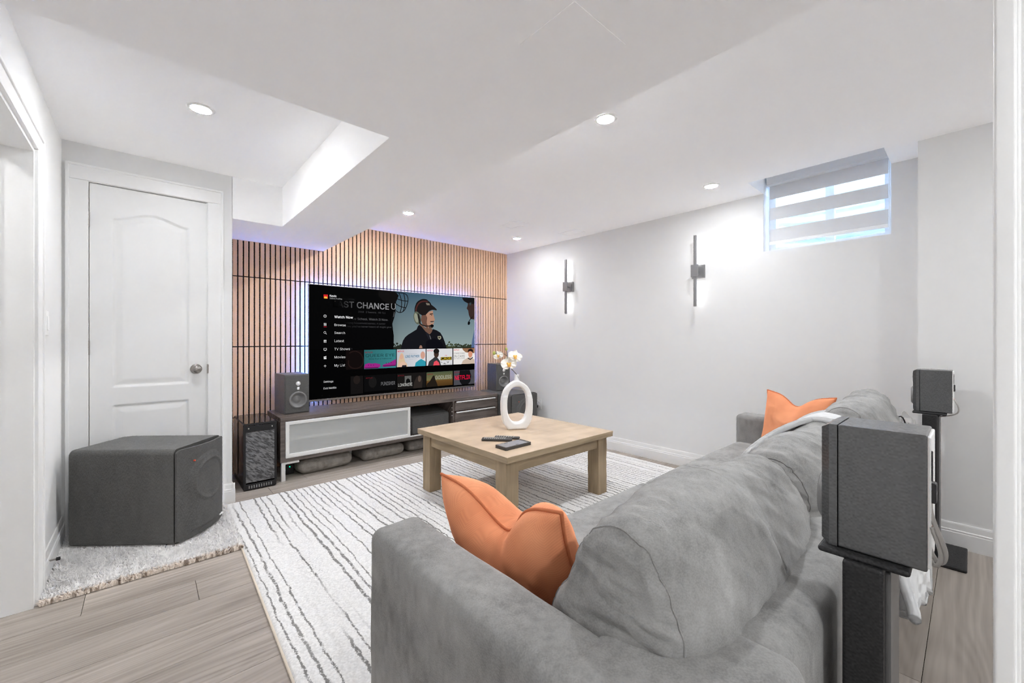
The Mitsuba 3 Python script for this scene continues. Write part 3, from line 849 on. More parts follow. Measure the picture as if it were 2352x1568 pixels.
# ================================================================== SATELLITE SPEAKERS ON STANDS
for (xc_, yc_, lab, labs) in ((1.017, .119, 'black ash bookshelf speaker close to the camera with its top edge lit', 'black pillar stand closest to the camera'),
                              (3.100, .135, 'small black bookshelf speaker in the far corner behind the sofa', 'black pillar stand with a flat base by the jutting wall')):
    near = xc_ < 2
    k = thing('speaker_stand', labs, 'speaker stand', 'speaker stands behind the sofa')
    top = .741 if near else .750
    put('base_plate', R(xc_ - .162, xc_ + .155, yc_ - .122, yc_ + .044, 0, .018, .007), 'mat_stand', k, 40)
    put('pillar', R(xc_ - .085, xc_ + .085, yc_ - .020, yc_ + .036, .015, top - .010, .006), 'mat_stand', k, 40)
    put('cable_channel', R(xc_ - .060, xc_ + .060, yc_ - .027, yc_ - .018, .02, top - .02, .003), 'mat_stand_edge', k, 40, 'grey metal channel')
    put('top_plate', R(xc_ - .075, xc_ + .075, yc_ - .052, yc_ + .074, top - .012, top - .001, .005), 'mat_stand', k, 40)
    s = thing('bookshelf_speaker', lab, 'speaker', 'bookshelf speakers on stands')
    x0, x1, y0, y1, z0, z1 = xc_ - .058, xc_ + .058, yc_ - .071, yc_ + .072, top, .967
    put('cabinet', R(x0, x1, y0, y1 - .0252, z0, z1, .003), 'mat_speaker_ash', s, 40)
    bf = m3.Manifold.batch_hull([m3.Manifold.cube((x1 - x0, .012, z1 - z0)).translate((x0, y1 - .0245, z0)), m3.Manifold.cube((x1 - x0 - .016, .002, z1 - z0 - .016)).translate((x0 + .008, y1 - .002, z0 + .008))])
    b = put('baffle', tm(bf), 'mat_speaker_ash', s, 20, 'bevelled front baffle')
    put('woofer', lathe([(0, -.004), (.012, .0), (.036, .006), (.041, .009), (.046, .006), (.048, 0)], 32, 'y', (0, 0, 0)), 'mat_cone', b, True)
    scene[b + '__woofer']['to_world'] = T().translate([xc_, y1 + .0005, z0 + .078]).rotate([0, 0, 1], 180)
    put('tweeter', lathe([(0, .006), (.010, .004), (.018, .002), (.026, .003), (.028, 0)], 24, 'y', (0, 0, 0)), 'mat_cone', b, True)
    scene[b + '__tweeter']['to_world'] = T().translate([xc_, y1 + .0005, z0 + .175]).rotate([0, 0, 1], 180)
    bpn = put('back_panel', R(x0 + .006, x1 - .006, y0 - .004, y0 + .002, z0 + .004, z1 - .004, .002), 'mat_plastic_white', s, 40, 'pale back panel')
    put('mounting_bracket', cat([R(xc_ - .045, xc_ - .025, y0 - .010, y0, z0 + .112, z0 + .146, .003), R(xc_ - .05, xc_ - .046, y0 - .006, y0, z0 + .15, z0 + .20, .001)]), 'mat_panel_dark', bpn, 40, 'black bracket')
    put('terminal', cat([cyl((xc_ - .03, y0 - .008, z0 + .068), (xc_ - .03, y0, z0 + .068), .003, n=10), cyl((xc_ + .0, y0 - .008, z0 + .068), (xc_ + .0, y0, z0 + .068), .003, n=10)]), 'mat_red_led', bpn, 40, 'red binding posts')
    if near:
        cb = cat([tube(smooth_path([(xc_ - .035, y0 - .004, z0 + .13), (xc_ - .045, y0 - .006, z0 + .085), (xc_ - .05, y0 - .016, z0 + .055), (xc_ - .045, y0 - .020, z0 + .03), (xc_ - .03, y0 - .012, z0 + .012), (xc_ - .03, y0 - .002, z0 + .03), (xc_ - .03, y0 - .004, z0 + .066)], 40), .0035, 8),
                  tube(smooth_path([(xc_ - .05, y0 - .004, z0 + .075), (xc_ - .05, y0 - .013, z0 + .045), (xc_ - .045, y0 - .014, z0 + .02), (xc_ - .03, y0 - .006, z0 + .006), (xc_ - .02, y0 - .002, z0 + .02)], 30), .0032, 8)])
    else:
        cb = tube(smooth_path([(xc_ - .03, y0 - .006, z0 + .07), (xc_ - .04, y0 - .020, z0 + .035), (xc_ - .03, y0 - .018, z0 + .005), (xc_ - .02, y0 + .02, z0 - .018), (xc_ + .0, y0 + .045, z0 - .028)], 30), .0032, 8)
    put('cable', cb, 'mat_cable_grey', s, True, 'coiled grey speaker cable')

# ================================================================== COFFEE TABLE
ct = thing('coffee_table', 'square pine coffee table with thick legs and a pale worn top', 'coffee table')
ZTOP = .462


def timber(x0, x1, y0, y1, z0, z1, n, seed, amp=.0018):
    m = rgrid(((x1 - x0) / 2, (y1 - y0) / 2, (z1 - z0) / 2), .004, n)
    v = np.array(m.vertices)
    v[:, :2] += ((meshkit.fbm(v * 22 + seed, 2, seed) - .5) * amp * 2)[:, None] * np.sign(v[:, :2])
    m.vertices = v
    m.apply_translation(((x0 + x1) / 2, (y0 + y1) / 2, (z0 + z1) / 2))
    return m


put('tabletop', timber(1.514, 2.537, 1.737, 2.757, .424, ZTOP, (60, 60, 4), 1, .003), 'mat_pine_top', ct, 40)
lx0, lx1, ly0, ly1, lw = 1.540, 2.514, 1.776, 2.724, .098
for x in (lx0, lx1 - lw):
    for y in (ly0, ly1 - lw):
        put('leg', timber(x, x + lw, y, y + lw, RH, .424, (8, 8, 24), int(x * 7 + y * 13)), 'mat_pine', ct, 40)
for (a, b, c, d) in ((lx0 + lw, lx1 - lw, ly0 + .012, ly0 + .034), (lx0 + lw, lx1 - lw, ly1 - .034, ly1 - .012), (lx0 + .012, lx0 + .034, ly0 + lw, ly1 - lw), (lx1 - .034, lx1 - .012, ly0 + lw, ly1 - lw)):
    put('apron', timber(a, b, c, d, .345, .424, (40, 40, 6) if b - a > .1 else (4, 40, 6), 3), 'mat_pine_rail', ct, 40)

# vase with an open centre, and orchids
vz = thing('vase', 'white ceramic vase with an oval opening on the coffee table', 'vase')
outl = np.array([(0, 0), (.045, 0), (.067, .0), (.083, .018), (.104, .055), (.117, .11), (.1205, .17), (.119, .215), (.110, .262), (.093, .300), (.066, .331), (.035, .352), (.014, .362), (0, .364)])
half_o = smooth_path(outl[2:-1], 70)
half_o = np.vstack([[(0, 0), (.03, 0), (.055, 0)], half_o, [(0, .364)]])
O = np.vstack([half_o, np.c_[-half_o[::-1][1:-1, 0], half_o[::-1][1:-1, 1]]])
ang = np.arctan2(O[:, 1] - .184, O[:, 0])
ca, sa_ = np.cos(ang), np.sin(ang)
I = np.stack([.074 * np.sign(ca) * np.abs(ca) ** .86, .184 + .131 * np.sign(sa_) * np.abs(sa_) ** .86], -1)
nt, nc_ = len(O), 28
th = np.arange(nc_) * 2 * PI / nc_
cs, sn = np.sign(np.cos(th)) * np.abs(np.cos(th)) ** .55, np.sign(np.sin(th)) * np.abs(np.sin(th)) ** .55
V = []
for o_, i_ in zip(O, I):
    mid, hv = (o_ + i_) / 2, (o_ - i_) / 2
    p2 = mid + hv * cs[:, None]
    V.append(np.stack([p2[:, 0], .036 * sn * (1 - .12 * (mid[1] > .25)), np.maximum(p2[:, 1], 0)], -1))
V = np.array(V).reshape(-1, 3)
F = []
for i in range(nt):
    for j in range(nc_):
        a, b, c, d = i * nc_ + j, ((i + 1) % nt) * nc_ + j, ((i + 1) % nt) * nc_ + (j + 1) % nc_, i * nc_ + (j + 1) % nc_
        F += [[a, b, c], [a, c, d]]
ring = trimesh.Trimesh(V, np.array(F), process=False); trimesh.repair.fix_normals(ring)
neck = lathe([(.030, .335), (.024, .352), (.018, .366), (.0165, .385), (.0165, .397), (.0185, .401), (.0185, .405), (.015, .4055), (.012, .400), (.012, .36)], 32)
vc, va = (2.056, 2.252, ZTOP), -29.8
place_v = lambda m: mv(rot(m, va), *vc)
put('body', place_v(ring), 'mat_ceramic', vz, True)
put('neck', place_v(neck), 'mat_ceramic', vz, True)

oz = thing('orchid', 'white artificial orchid spray standing in the vase', 'flower')
P0 = np.array([2.053, 2.245, .80])
stem = smooth_path([P0, (2.048, 2.240, .865), (2.021, 2.257, .900), (1.998, 2.283, .955), (1.992, 2.285, 1.005), (1.987, 2.288, 1.052)], 40)
br = smooth_path([(1.992, 2.285, 1.00), (1.965, 2.308, 1.022), (1.938, 2.332, 1.022), (1.921, 2.346, 1.026)], 20)
br2 = smooth_path([(1.995, 2.284, .985), (2.015, 2.268, 1.005), (2.030, 2.25, 1.004)], 12)
put('stem', cat([tube(stem, .0026, 8), tube(br, .0018, 8), tube(br2, .0018, 8)]), 'mat_stem', oz, True, 'dark thin stem')
view = np.array([-.62, -.78, .08]); view /= np.linalg.norm(view)


def petal(L, W, curl):
    n = 14
    s = np.linspace(0, 1, n)
    t = np.linspace(-1, 1, 9)
    Sg, Tg = np.meshgrid(s, t, indexing='ij')
    wv = W * np.sin(PI * np.clip(Sg * .92 + .05, 0, 1)) ** .7
    x = L * Sg; y = wv * Tg
    z = curl * Sg ** 2 - .25 * wv * Tg ** 2 + .006 * np.sin(5 * Tg + 3 * Sg)
    return trimesh.Trimesh(np.stack([x, y, z], -1).reshape(-1, 3), grid_faces(n, 9), process=False)


def flower(c, r, face, turn):
    face = np.array(face, float); face /= np.linalg.norm(face)
    up = np.array([0, 0, 1.0]) - face * face[2]; up /= np.linalg.norm(up)
    rt = np.cross(up, face)
    pet = []
    for a, L, W in ((90, 1, .46), (210, .95, .44), (330, .95, .44), (10, 1.1, .72), (170, 1.1, .72)):
        m = rot(petal(r * L, r * W, r * .22), a + turn)
        pet.append(pr(m, c, rt, up, face))
    fk = put('bloom', cat(pet), 'mat_petal', oz, True, 'white orchid bloom')
    hrt = cat([mv(trimesh.creation.icosphere(2, .0085), 0, -.006, .008), mv(trimesh.creation.icosphere(2, .006), .008, .003, .007), mv(trimesh.creation.icosphere(2, .006), -.008, .003, .007), rot(mv(petal(.022, .010, .010), .0, 0, .006), -90)])
    hrt.vertices *= r / .045
    put('heart', pr(hrt, c, rt, up, face), 'mat_petal_heart', fk, True, 'yellow heart')


flower((1.996, 2.272, .945), .056, view + [.1, 0, .25], 8)
flower((2.030, 2.243, 1.000), .050, view + [.35, .1, .25], -18)
flower((1.941, 2.326, 1.008), .034, view + [-.3, 0, .0], 20)
for c, r in (((1.986, 2.288, 1.056), .0095), ((1.918, 2.348, 1.027), .011)):
    b = trimesh.creation.icosphere(3, r); b.vertices[:, 2] *= 1.25
    put('bud', mv(b, *c), 'mat_bud', oz, True, 'green bud')


def remote(name, lab, c, deg, L, W, Hh, keys):
    k = thing(name, lab, 'remote control')
    xf = lambda m: mv(rot(m, deg), c[0], c[1], ZTOP)
    put('body', xf(R(-L / 2, L / 2, -W / 2, W / 2, 0, Hh, .006)), 'mat_remote', k, 40)
    nxk, nyk = keys
    for i in range(nxk):
        for j in range(nyk):
            x = -L / 2 + L * (.10 + .66 * i / (nxk - 1)); y = (j - (nyk - 1) / 2) * W * .62 / max(1, nyk - 1)
            put('button', xf(R(x - .0035, x + .0035, y - .0035, y + .0035, Hh - .001, Hh + .0022, .001, 6)), 'mat_remote_key', k)
    return k


remote('remote_control', 'long black remote control with rows of pale buttons left of the tablet-like device', (1.720, 2.075), -47, .200, .047, .017, (11, 3))
remote('remote_control', 'second black remote control partly hidden behind the long one', (1.808, 2.075), -52, .170, .042, .014, (8, 3))
k = thing('control_tablet', 'flat black slab remote with a grey face at the table corner', 'remote control')
quad = sg.Polygon([(1.598, 1.845), (1.815, 1.851), (1.817, 1.953), (1.600, 1.948)])
put('body', mv(ext(quad.buffer(-.006).buffer(.006), .018), 0, 0, ZTOP), 'mat_remote', k, 30)
sc_ = put('screen', mv(ext(sg.Polygon([(1.606, 1.853), (1.788, 1.858), (1.790, 1.945), (1.607, 1.941)]), .0015), 0, 0, ZTOP + .0175), 'mat_device_top', k, 30, 'grey touch face')
put('button', cat([mv(R(0, .004, 0, .007, 0, .002, .0008, 6), 1.700 + .012 * i, 1.862, ZTOP + .0185) for i in range(2)] + [mv(R(0, .004, 0, .007, 0, .002, .0008, 6), 1.66 + .010 * i, 1.925, ZTOP + .0185) for i in range(3)]), 'mat_black', sc_)

# ================================================================== MEDIA CONSOLE
mc = thing('media_console', 'low dark wood media console under the television', 'tv stand')
CX0, CX1, CY0, CY1, CZ = .788, 3.008, 3.620, 4.085, .508
put('top_panel', R(CX0, CX1, CY0 - .004, CY1, .478, CZ, .002), 'mat_console', mc, 40)
put('bottom_panel', R(CX0, CX1, CY0, CY1, .152, .187, .002), 'mat_console', mc, 40)
for x in (CX0, CX1 - .036):
    put('side_panel', R(x, x + .036, CY0, CY1, .187, .478, .002), 'mat_console', mc, 40)
put('divider', R(1.895, 1.911, CY0 + .012, CY1, .187, .478, .001), 'mat_console', mc, 40)
put('divider', R(2.404, 2.422, CY0 + .004, CY1, .187, .478, .001), 'mat_console', mc, 40)
put('back_panel', B(CX0 + .03, 1.90, CY1 - .008, CY1, .187, .478), 'mat_console', mc)
put('shelf', R(CX0 + .036, 1.385, CY0 + .012, CY1 - .02, .318, .336, .001), 'mat_alu', mc, 40, 'pale inner shelf')
put('track', R(.824, 2.404, CY0 - .006, CY0 + .010, .183, .192, .001), 'mat_alu', mc, 40, 'pale metal track')
dr_ = put('door', cat([R(.823, 1.906, CY0 - .012, CY0 + .008, .448, .474, .002), R(.823, 1.906, CY0 - .012, CY0 + .008, .190, .216, .002), R(.823, .850, CY0 - .012, CY0 + .008, .190, .474, .002), R(1.880, 1.906, CY0 - .012, CY0 + .008, .190, .474, .002)]), 'mat_alu', mc, 40, 'wide door with a pale metal frame')
put('glass', trimesh.Trimesh([[.848, CY0 - .003, .214], [1.882, CY0 - .003, .214], [1.882, CY0 - .003, .450], [.848, CY0 - .003, .450]], [[0, 1, 2], [0, 2, 3]], process=False), 'mat_frosted', dr_, label='frosted glass panel')
for z0, z1 in ((.374, .474), (.192, .366)):
    d = put('drawer', R(2.424, 2.970, CY0 - .012, CY0 + .010, z0, z1 - .012, .002), 'mat_console', mc, 40)
    put('handle', R(2.434, 2.960, CY0 - .026, CY0 - .006, z1 - .013, z1 - .001, .003), 'mat_alu', d, 40, 'pale metal edge handle')
for y in (4, 3, 2):
    put('screw', cat([cyl((2.390, CY0 + .012, .25 + .04 * y), (2.404, CY0 + .012, .25 + .04 * y), .005, n=10)]), 'mat_chrome', mc, 40)
for x, y in ((CX0 + .010, CY0 + .012), (CX1 - .045, CY0 + .012), (CX0 + .010, CY1 - .05), (1.430, CY1 - .16), (2.20, CY1 - .16), (CX1 - .045, CY1 - .05)):
    wdt = .130 if y < 3.8 else .05
    xs = (x, x + wdt) if x < 2.5 else (x - wdt + .03, x + .03)
    xl = x if x < 2.5 else x
    put('leg', cat([R(xl, xl + .030, y, y + .030, 0, .152, .002), R(xs[0], xs[1], y, y + .030, .132, .152, .002)]), 'mat_alu', mc, 40, 'brushed metal leg bracket')

k = thing('centre_speaker', 'dark grey wedge-topped centre speaker in the open bay of the console', 'speaker')
poly = sg.Polygon([(0, 0), (.30, 0), (.30, .222), (.016, .178), (0, .168)])   # y, z
put('cabinet', pr(ext(poly.buffer(-.004).buffer(.004), .432), (1.948, 3.668, .1875), (0, 1, 0), (0, 0, 1), (1, 0, 0)), 'mat_grille', k, 30)
put('grille', R(1.956, 2.372, 3.661, 3.671, .193, .352, .003), 'mat_grille', k, 40, 'dark cloth grille')

for (xa, xb, ya, yb, hh, s, lab) in ((.935, 1.385, 3.685, 4.03, .128, 1, 'leftmost grey velvety floor cushion under the console'), (1.480, 1.905, 3.705, 4.03, .118, 2, 'middle grey velvety floor cushion under the console'), (1.945, 2.37, 3.73, 4.03, .112, 3, 'grey velvety floor cushion under the console hidden behind the table')):
    k = thing('floor_cushion', lab, 'cushion', 'floor cushions under the console')
    m = rgrid(((xb - xa) / 2, (yb - ya) / 2, hh / 2), hh * .48, (30, 22, 5))
    m.apply_translation(((xa + xb) / 2, (ya + yb) / 2, hh / 2))
    m = rough(m, .007, 16, s)
    m.vertices[:, 2] = np.maximum(m.vertices[:, 2], 0.0)
    m = rot(m, 3.0 if s == 1 else 1.0, (0, 0, 1), ((xa + xb) / 2, (ya + yb) / 2, 0))
    put('cover', m, 'mat_floor_cushion', k, True)
k = thing('network_box', 'small black box with a green light under the left end of the console', 'electronics')
put('case', R(.868, .930, 3.80, 3.92, 0, .085, .006), 'mat_black', k, 40)
put('indicator', R(.893, .901, 3.797, 3.802, .058, .066, .001, 6), 'mat_black', k, label='green indicator light', emitter=emit((0.0, .12, .045), 0.0))
k = thing('power_strip', 'black power strip on the floor under the console', 'power strip')
put('case', R(.955, 1.20, 4.045, 4.095, 0, .04, .006), 'mat_black', k, 40)


# ================================================================== STUDIO SPEAKERS ON THE CONSOLE AND SUBWOOFER
def monitor(lab, corner, deg, z0, w, d, h):
    """corner: the front left lower corner; front along local x, depth along local y."""
    s = thing('studio_monitor', lab, 'speaker', 'studio monitors beside the television')
    xf = lambda m: mv(rot(m, deg), corner[0], corner[1], z0)
    cx, cz, r = w * .54, h * .345, w * .355
    cut = m3.Manifold.cylinder(.09, r * 1.0, r * 1.0, 48).rotate((-90, 0, 0)).translate((cx, -.02, cz))
    put('cabinet', xf(tm(m3.Manifold.cube((w, d - .012, h)).translate((0, .012, 0)) - cut)), 'mat_vinyl', s, 20)
    hull = m3.Manifold.batch_hull([m3.Manifold.cube((w, .006, h)).translate((0, .008, 0)), m3.Manifold.cube((w - .02, .002, h - .02)).translate((.010, 0, .010))])
    bf = put('baffle', xf(tm(hull - cut)), 'mat_grille', s, 20, 'bevelled dark front')
    put('woofer', xf(lathe([(0, -.020), (.014, -.020), (.030, -.034), (r * .52, -.030), (r * .78, -.006), (r * .82, .004), (r * .90, .007), (r * .96, .003), (r, .005), (r * 1.03, 0)], 40, 'y', (cx, 0, cz))), 'mat_cone', bf, True, 'grey woofer cone')
    hz = h * .765
    put('tweeter', xf(lathe([(0, .0075), (.006, .0065), (.0115, .003), (.013, .001), (.017, .003), (.0185, 0)], 24, 'y', (cx, 0, hz))), 'mat_alu', bf, True, 'bright dome tweeter')
    put('badge', xf(R(cx - .009, cx + .009, -.003, .001, hz - .052, hz - .030, .002)), 'mat_plastic_white', bf, 40, 'small white badge')
    return s


m_left = monitor('studio monitor speaker at the left end of the console in front of the screen edge', (.850, 3.762), 3.5, CZ, .194, .270, .326)
# its woofer is recessed: the cone stands in a cut of the baffle


def sub(lab, A, deg, w, d, h, z0, bow, front_first):
    """w: the front's width, d: depth. The front runs along local x from A, the depth along local y."""
    s = thing('subwoofer', lab, 'speaker', 'floor subwoofers')
    xf = lambda m: mv(rot(m, deg), A[0], A[1], z0)
    r = .030
    prof = sg.box(0, 0, w, h).buffer(-r).buffer(r, quad_segs=8)
    put('cabinet', xf(pr(ext(prof, d - .01), (0, .01, 0), (1, 0, 0), (0, 0, 1), (0, 1, 0))), 'mat_vinyl', s, 30)
    # bowed grille with a raised ring and the hourglass relief
    nx_, nz_ = 90, 110
    gx_, gz_ = np.linspace(.004, w - .004, nx_), np.linspace(.012, h - .006, nz_)
    X, Z = np.meshgrid(gx_, gz_, indexing='ij')
    u = (X - w / 2) / (w / 2)
    y = -bow * np.clip(1 - u ** 2, 0, 1) - .004
    # rounded upper corners: columns near the sides end lower
    hx = np.minimum(X - 0, w - X)
    corner = np.where(hx < r, r - np.sqrt(np.maximum(r ** 2 - (r - hx) ** 2, 0)), 0)
    zt, zb_ = h - .006 - corner, .012 + .6 * corner
    Z = zb_ + (Z - gz_[0]) / (gz_[-1] - gz_[0]) * (zt - zb_)
    cx, cz, rr = w * .53, h * .60, w * .30
    q = np.hypot(X - cx, Z - cz)
    sd = np.minimum(q - w * .385, np.maximum(np.abs(X - cx) - w * .335, np.maximum(Z - cz, .045 - Z)))
    y -= .009 / (1 + np.exp(np.clip(sd / .0028, -40, 40))) + .008 * np.exp(-((q - rr) / .009) ** 2)
    g = trimesh.Trimesh(np.stack([X, y, Z], -1).reshape(-1, 3), grid_faces(nx_, nz_), process=False)
    side = []
    for i0, Zs in ((0, Z[0]), (nx_ - 1, Z[-1])):
        a = np.stack([np.full(nz_, gx_[i0]), y[i0], Zs], -1); b = a.copy(); b[:, 1] = .004
        side.append(trimesh.Trimesh(np.vstack([a, b]), np.vstack([[[k_, k_ + 1, nz_ + k_], [k_ + 1, nz_ + k_ + 1, nz_ + k_]] for k_ in range(nz_ - 1)]), process=False))
    for j0 in (0, nz_ - 1):
        a = np.stack([gx_, y[:, j0], Z[:, j0]], -1); b = a.copy(); b[:, 1] = np.minimum(a[:, 1] + .012, .004)
        side.append(trimesh.Trimesh(np.vstack([a, b]), np.vstack([[[k_, k_ + 1, nx_ + k_], [k_ + 1, nx_ + k_ + 1, nx_ + k_]] for k_ in range(nx_ - 1)]), process=False))
    gk = put('grille', xf(cat([g] + side)), 'mat_grille', s, 50, 'bowed cloth grille with a raised ring')
    put('indicator', xf(R(.085, .092, -bow - .014 + .012, -bow * .72 - .001, h - .085, h - .078, .001, 6)), 'mat_red_led', gk, label='small red light')
    put('badge', xf(R(w - .078, w - .046, -bow * .55 - .0165, -bow * .4, .040, .049, .001, 6)), 'mat_plastic_white', gk, label='small white maker badge')
    for x in (.04, w - .04):
        for yy in (.06, d - .06):
            put('foot', xf(cyl((x, yy, -.012), (x, yy, .002), .016, n=14)), 'mat_black', s, 40)
    return s


sub('large black subwoofer standing on the shag rug by the closet door', (.116, 2.826), 50.5, .372, .545, .513, .024, .040, True)
sub('black subwoofer in the far corner right of the console', (3.020, 3.392), 0, .402, .585, .499, .013, .028, True)
monitor('studio monitor speaker on the corner subwoofer right of the television', (3.108, 3.760), -10, .512, .192, .225, .322)

# ================================================================== COMPUTER
pc = thing('computer_tower', 'black computer tower with glass sides left of the console', 'computer')
QX0, QX1, QY0, QY1, QZ = .539, .752, 3.578, 4.03, .498
put('frame', cat([R(x, x + .014, y, y + .014, .006, QZ, .003) for x in (QX0, QX1 - .014) for y in (QY0, QY1 - .014)] + [R(QX0, QX1, QY0, QY1, .006, .048, .003)] +
                 [R(QX0, QX1, y, y + .014, QZ - .014, QZ, .003) for y in (QY0, QY1 - .014)] + [R(x, x + .014, QY0, QY1, QZ - .014, QZ, .003) for x in (QX0, QX1 - .014)]), 'mat_black', pc, 30)
put('top_glass', R(QX0 + .003, QX1 - .003, QY0 + .003, QY1 - .003, QZ - .002, QZ + .003, .001, 6), 'mat_smoked', pc, label='smoked glass top')
put('side_glass', R(QX0 - .003, QX0 + .001, QY0 + .004, QY1 - .004, .05, QZ - .004, .001, 6), 'mat_smoked', pc, label='smoked glass side panel')
put('side_panel', R(QX1 - .001, QX1 + .003, QY0 + .004, QY1 - .004, .05, QZ - .004, .001, 6), 'mat_black', pc)
fp = put('front_panel', R(QX0 + .012, QX1 - .012, QY0 + .001, QY0 + .006, .060, QZ - .062, .001, 6), 'mat_pc_mesh', pc, label='front panel with a streaked mesh')
put('front_bar', R(QX0 + .012, QX1 - .012, QY0 - .001, QY0 + .006, QZ - .060, QZ - .016, .001, 6), 'mat_black', pc)
for x in (QX0 + .03, QX1 - .03):
    put('screw', cyl((x, QY0 - .003, QZ - .034), (x, QY0, QZ - .034), .005, n=12), 'mat_chrome', pc, 40)
put('vent_slots', cat([B(QX0 + .03 + .016 * i, QX0 + .038 + .016 * i, QY0 - .0015, QY0 + .002, .016, .038) for i in range(10)]), 'mat_cone', pc)
for x in (QX0 + .02, QX1 - .04):
    for y in (QY0 + .02, QY1 - .05):
        put('foot', R(x, x + .02, y, y + .03, 0, .008, .002, 6), 'mat_black', pc)

# ================================================================== TELEVISION
tv = thing('television', 'very large flat television hanging on the slat wall, lit blue behind', 'television')
TX0, TX1, TZ0, TZ1, TY = 1.112, 2.982, .575, 1.632, 4.030
put('bezel', cat([R(TX0 - .006, TX1 + .006, TY, TY + .022, TZ0 - .020, TZ1 + .006, .003)]), 'mat_nickel', tv, 40, 'thin grey metal rim')
put('rear_housing', R(TX0 + .12, TX1 - .12, TY + .020, TY + .050, TZ0 + .05, TZ1 - .08, .01), 'mat_black', tv, 40)
put('wall_mount', B(1.85, 2.25, TY + .045, YT - .0201, .95, 1.35), 'mat_black', tv)
scr = put('screen', R(TX0 - .001, TX1 + .001, TY - .003, TY + .002, TZ0 - .001, TZ1 + .001, .001, 6), 'mat_gloss_black', tv, label='black screen')
g3 = (.30 * GLOW, .36 * GLOW, 1.0 * GLOW)
for i, (x0, x1, z0, z1) in enumerate(((TX0 + .008, TX0 + .026, TZ0 + .03, TZ1 - .02), (TX1 - .026, TX1 - .008, TZ0 + .03, TZ1 - .02), (TX0 + .05, TX1 - .05, TZ1 - .03, TZ1 - .012))):
    gl = GLOW * (1.7 if i == 0 else 0.5 if i == 1 else 0.55)
    put('backlight_strip', R(x0, x1, TY + .0225, TY + .030, z0, z1, .002, 6), 'mat_plastic_white', tv, label='blue glowing light strip', emitter=emit((.05 * gl, .19 * gl, 1.0 * gl), 1.0))

# the picture on the screen: flat shapes in layers, each vertex with its own colour. Units: 1000 across, 562.5 down.
art_v, art_f, art_c, art_n = [], [], [], 0
layer = [0]
K = (TX1 - TX0) / 1000


def fade(u):
    """the menu's dark veil over the left of the picture"""
    return np.clip((u - 150) / 330, 0.0, 1) ** 1.25


def art(mesh2d, faces, colors):
    global art_n
    layer[0] += 1
    uv_ = np.asarray(mesh2d, float)
    v = np.stack([TX0 + uv_[:, 0] * K, np.full(len(uv_), TY - .0032 - layer[0] * 2.2e-5), TZ1 - uv_[:, 1] * K], -1)
    f = np.asarray(faces)
    a, b, c = v[f[:, 0]], v[f[:, 1]], v[f[:, 2]]
    n = np.cross(b - a, c - a)[:, 1]
    f = np.where((n > 0)[:, None], f[:, ::-1], f)
    art_v.append(v); art_f.append(f + art_n); art_c.append(np.broadcast_to(np.asarray(colors, float), (len(v), 3)).copy()); art_n += len(v)


SCREEN_BOX = sg.box(0, 0, 1000, 562.5)


def shape(poly, c, veil=None, clip=SCREEN_BOX):
    poly = (poly if hasattr(poly, 'geoms') or hasattr(poly, 'exterior') else sg.Polygon(poly)).buffer(0).intersection(clip)
    for g in getattr(poly, 'geoms', [poly]):
        if g.geom_type != 'Polygon' or g.area < .01: continue
        v, f = trimesh.creation.triangulate_polygon(g, engine='earcut')
        cc = np.array(c) * (np.ones((len(v), 1)) if veil is None else veil(np.asarray(v)[:, :1]))
        art(v, f, cc)


def text(s, x, y, h, c, width=None, bold=False, veil=None, spacing=None):
    m = meshkit.text_mesh(s, h, .001, bold)
    v, f = np.array(m.vertices), np.array(m.faces)
    top = v[:, 2] > .0005
    keep = top[f].all(1)
    f = f[keep]
    used = np.unique(f); idx = np.full(len(v), -1); idx[used] = np.arange(len(used))
    v = v[used][:, :2]; f = idx[f]
    k = 1.0 if width is None else width / (v[:, 0].max() - v[:, 0].min())
    p = np.stack([x + (v[:, 0] - v[:, 0].min()) * k, y - v[:, 1]], -1)
    cc = np.array(c) * (np.ones((len(p), 1)) if veil is None else veil(p[:, :1]))
    art(p, f, cc)


def gradient(x0, y0, x1, y1, nx_, ny_, fn):
    U, W = np.meshgrid(np.linspace(x0, x1, nx_), np.linspace(y0, y1, ny_), indexing='ij')
    p = np.stack([U.ravel(), W.ravel()], -1)
    art(p, grid_faces(nx_, ny_), fn(p))


WHT = S(250, 250, 250)
# the film still: evening sky, a row of trees, a man in cap and headset, another man at the edge, a helmet in the dark
gradient(0, 0, 1000, 322, 60, 40, lambda p: (np.array(S(66, 96, 116)) * (1 - p[:, 1:] / 322) + np.array(S(146, 163, 162)) * (p[:, 1:] / 322)) * fade(p[:, :1]) * (1 - .35 * np.clip((700 - p[:, :1]) / 400, 0, 1)))
trg = np.random.default_rng(9)


def treeline(x0, x1, h0, h1, c):
    blobs = [sg.box(x0, 318 - h0 * .5, x1, 326)]
    for x in np.arange(x0, x1, 5):
        blobs.append(sg.Point(x, 322 - trg.uniform(.3, 1) * (h0 + (h1 - h0) * abs(math.sin(x * .045)))).buffer(trg.uniform(3, 7), 4))
    shape(shapely.union_all(blobs), c, fade)


treeline(425, 500, 12, 30, S(38, 44, 36))
treeline(772, 862, 14, 38, S(62, 70, 48))
treeline(850, 1000, 10, 26, S(48, 56, 42))
shape([(0, 0), (430, 0), (455, 40), (450, 120), (425, 160), (420, 320), (0, 320)], (.0012, .0012, .0014))
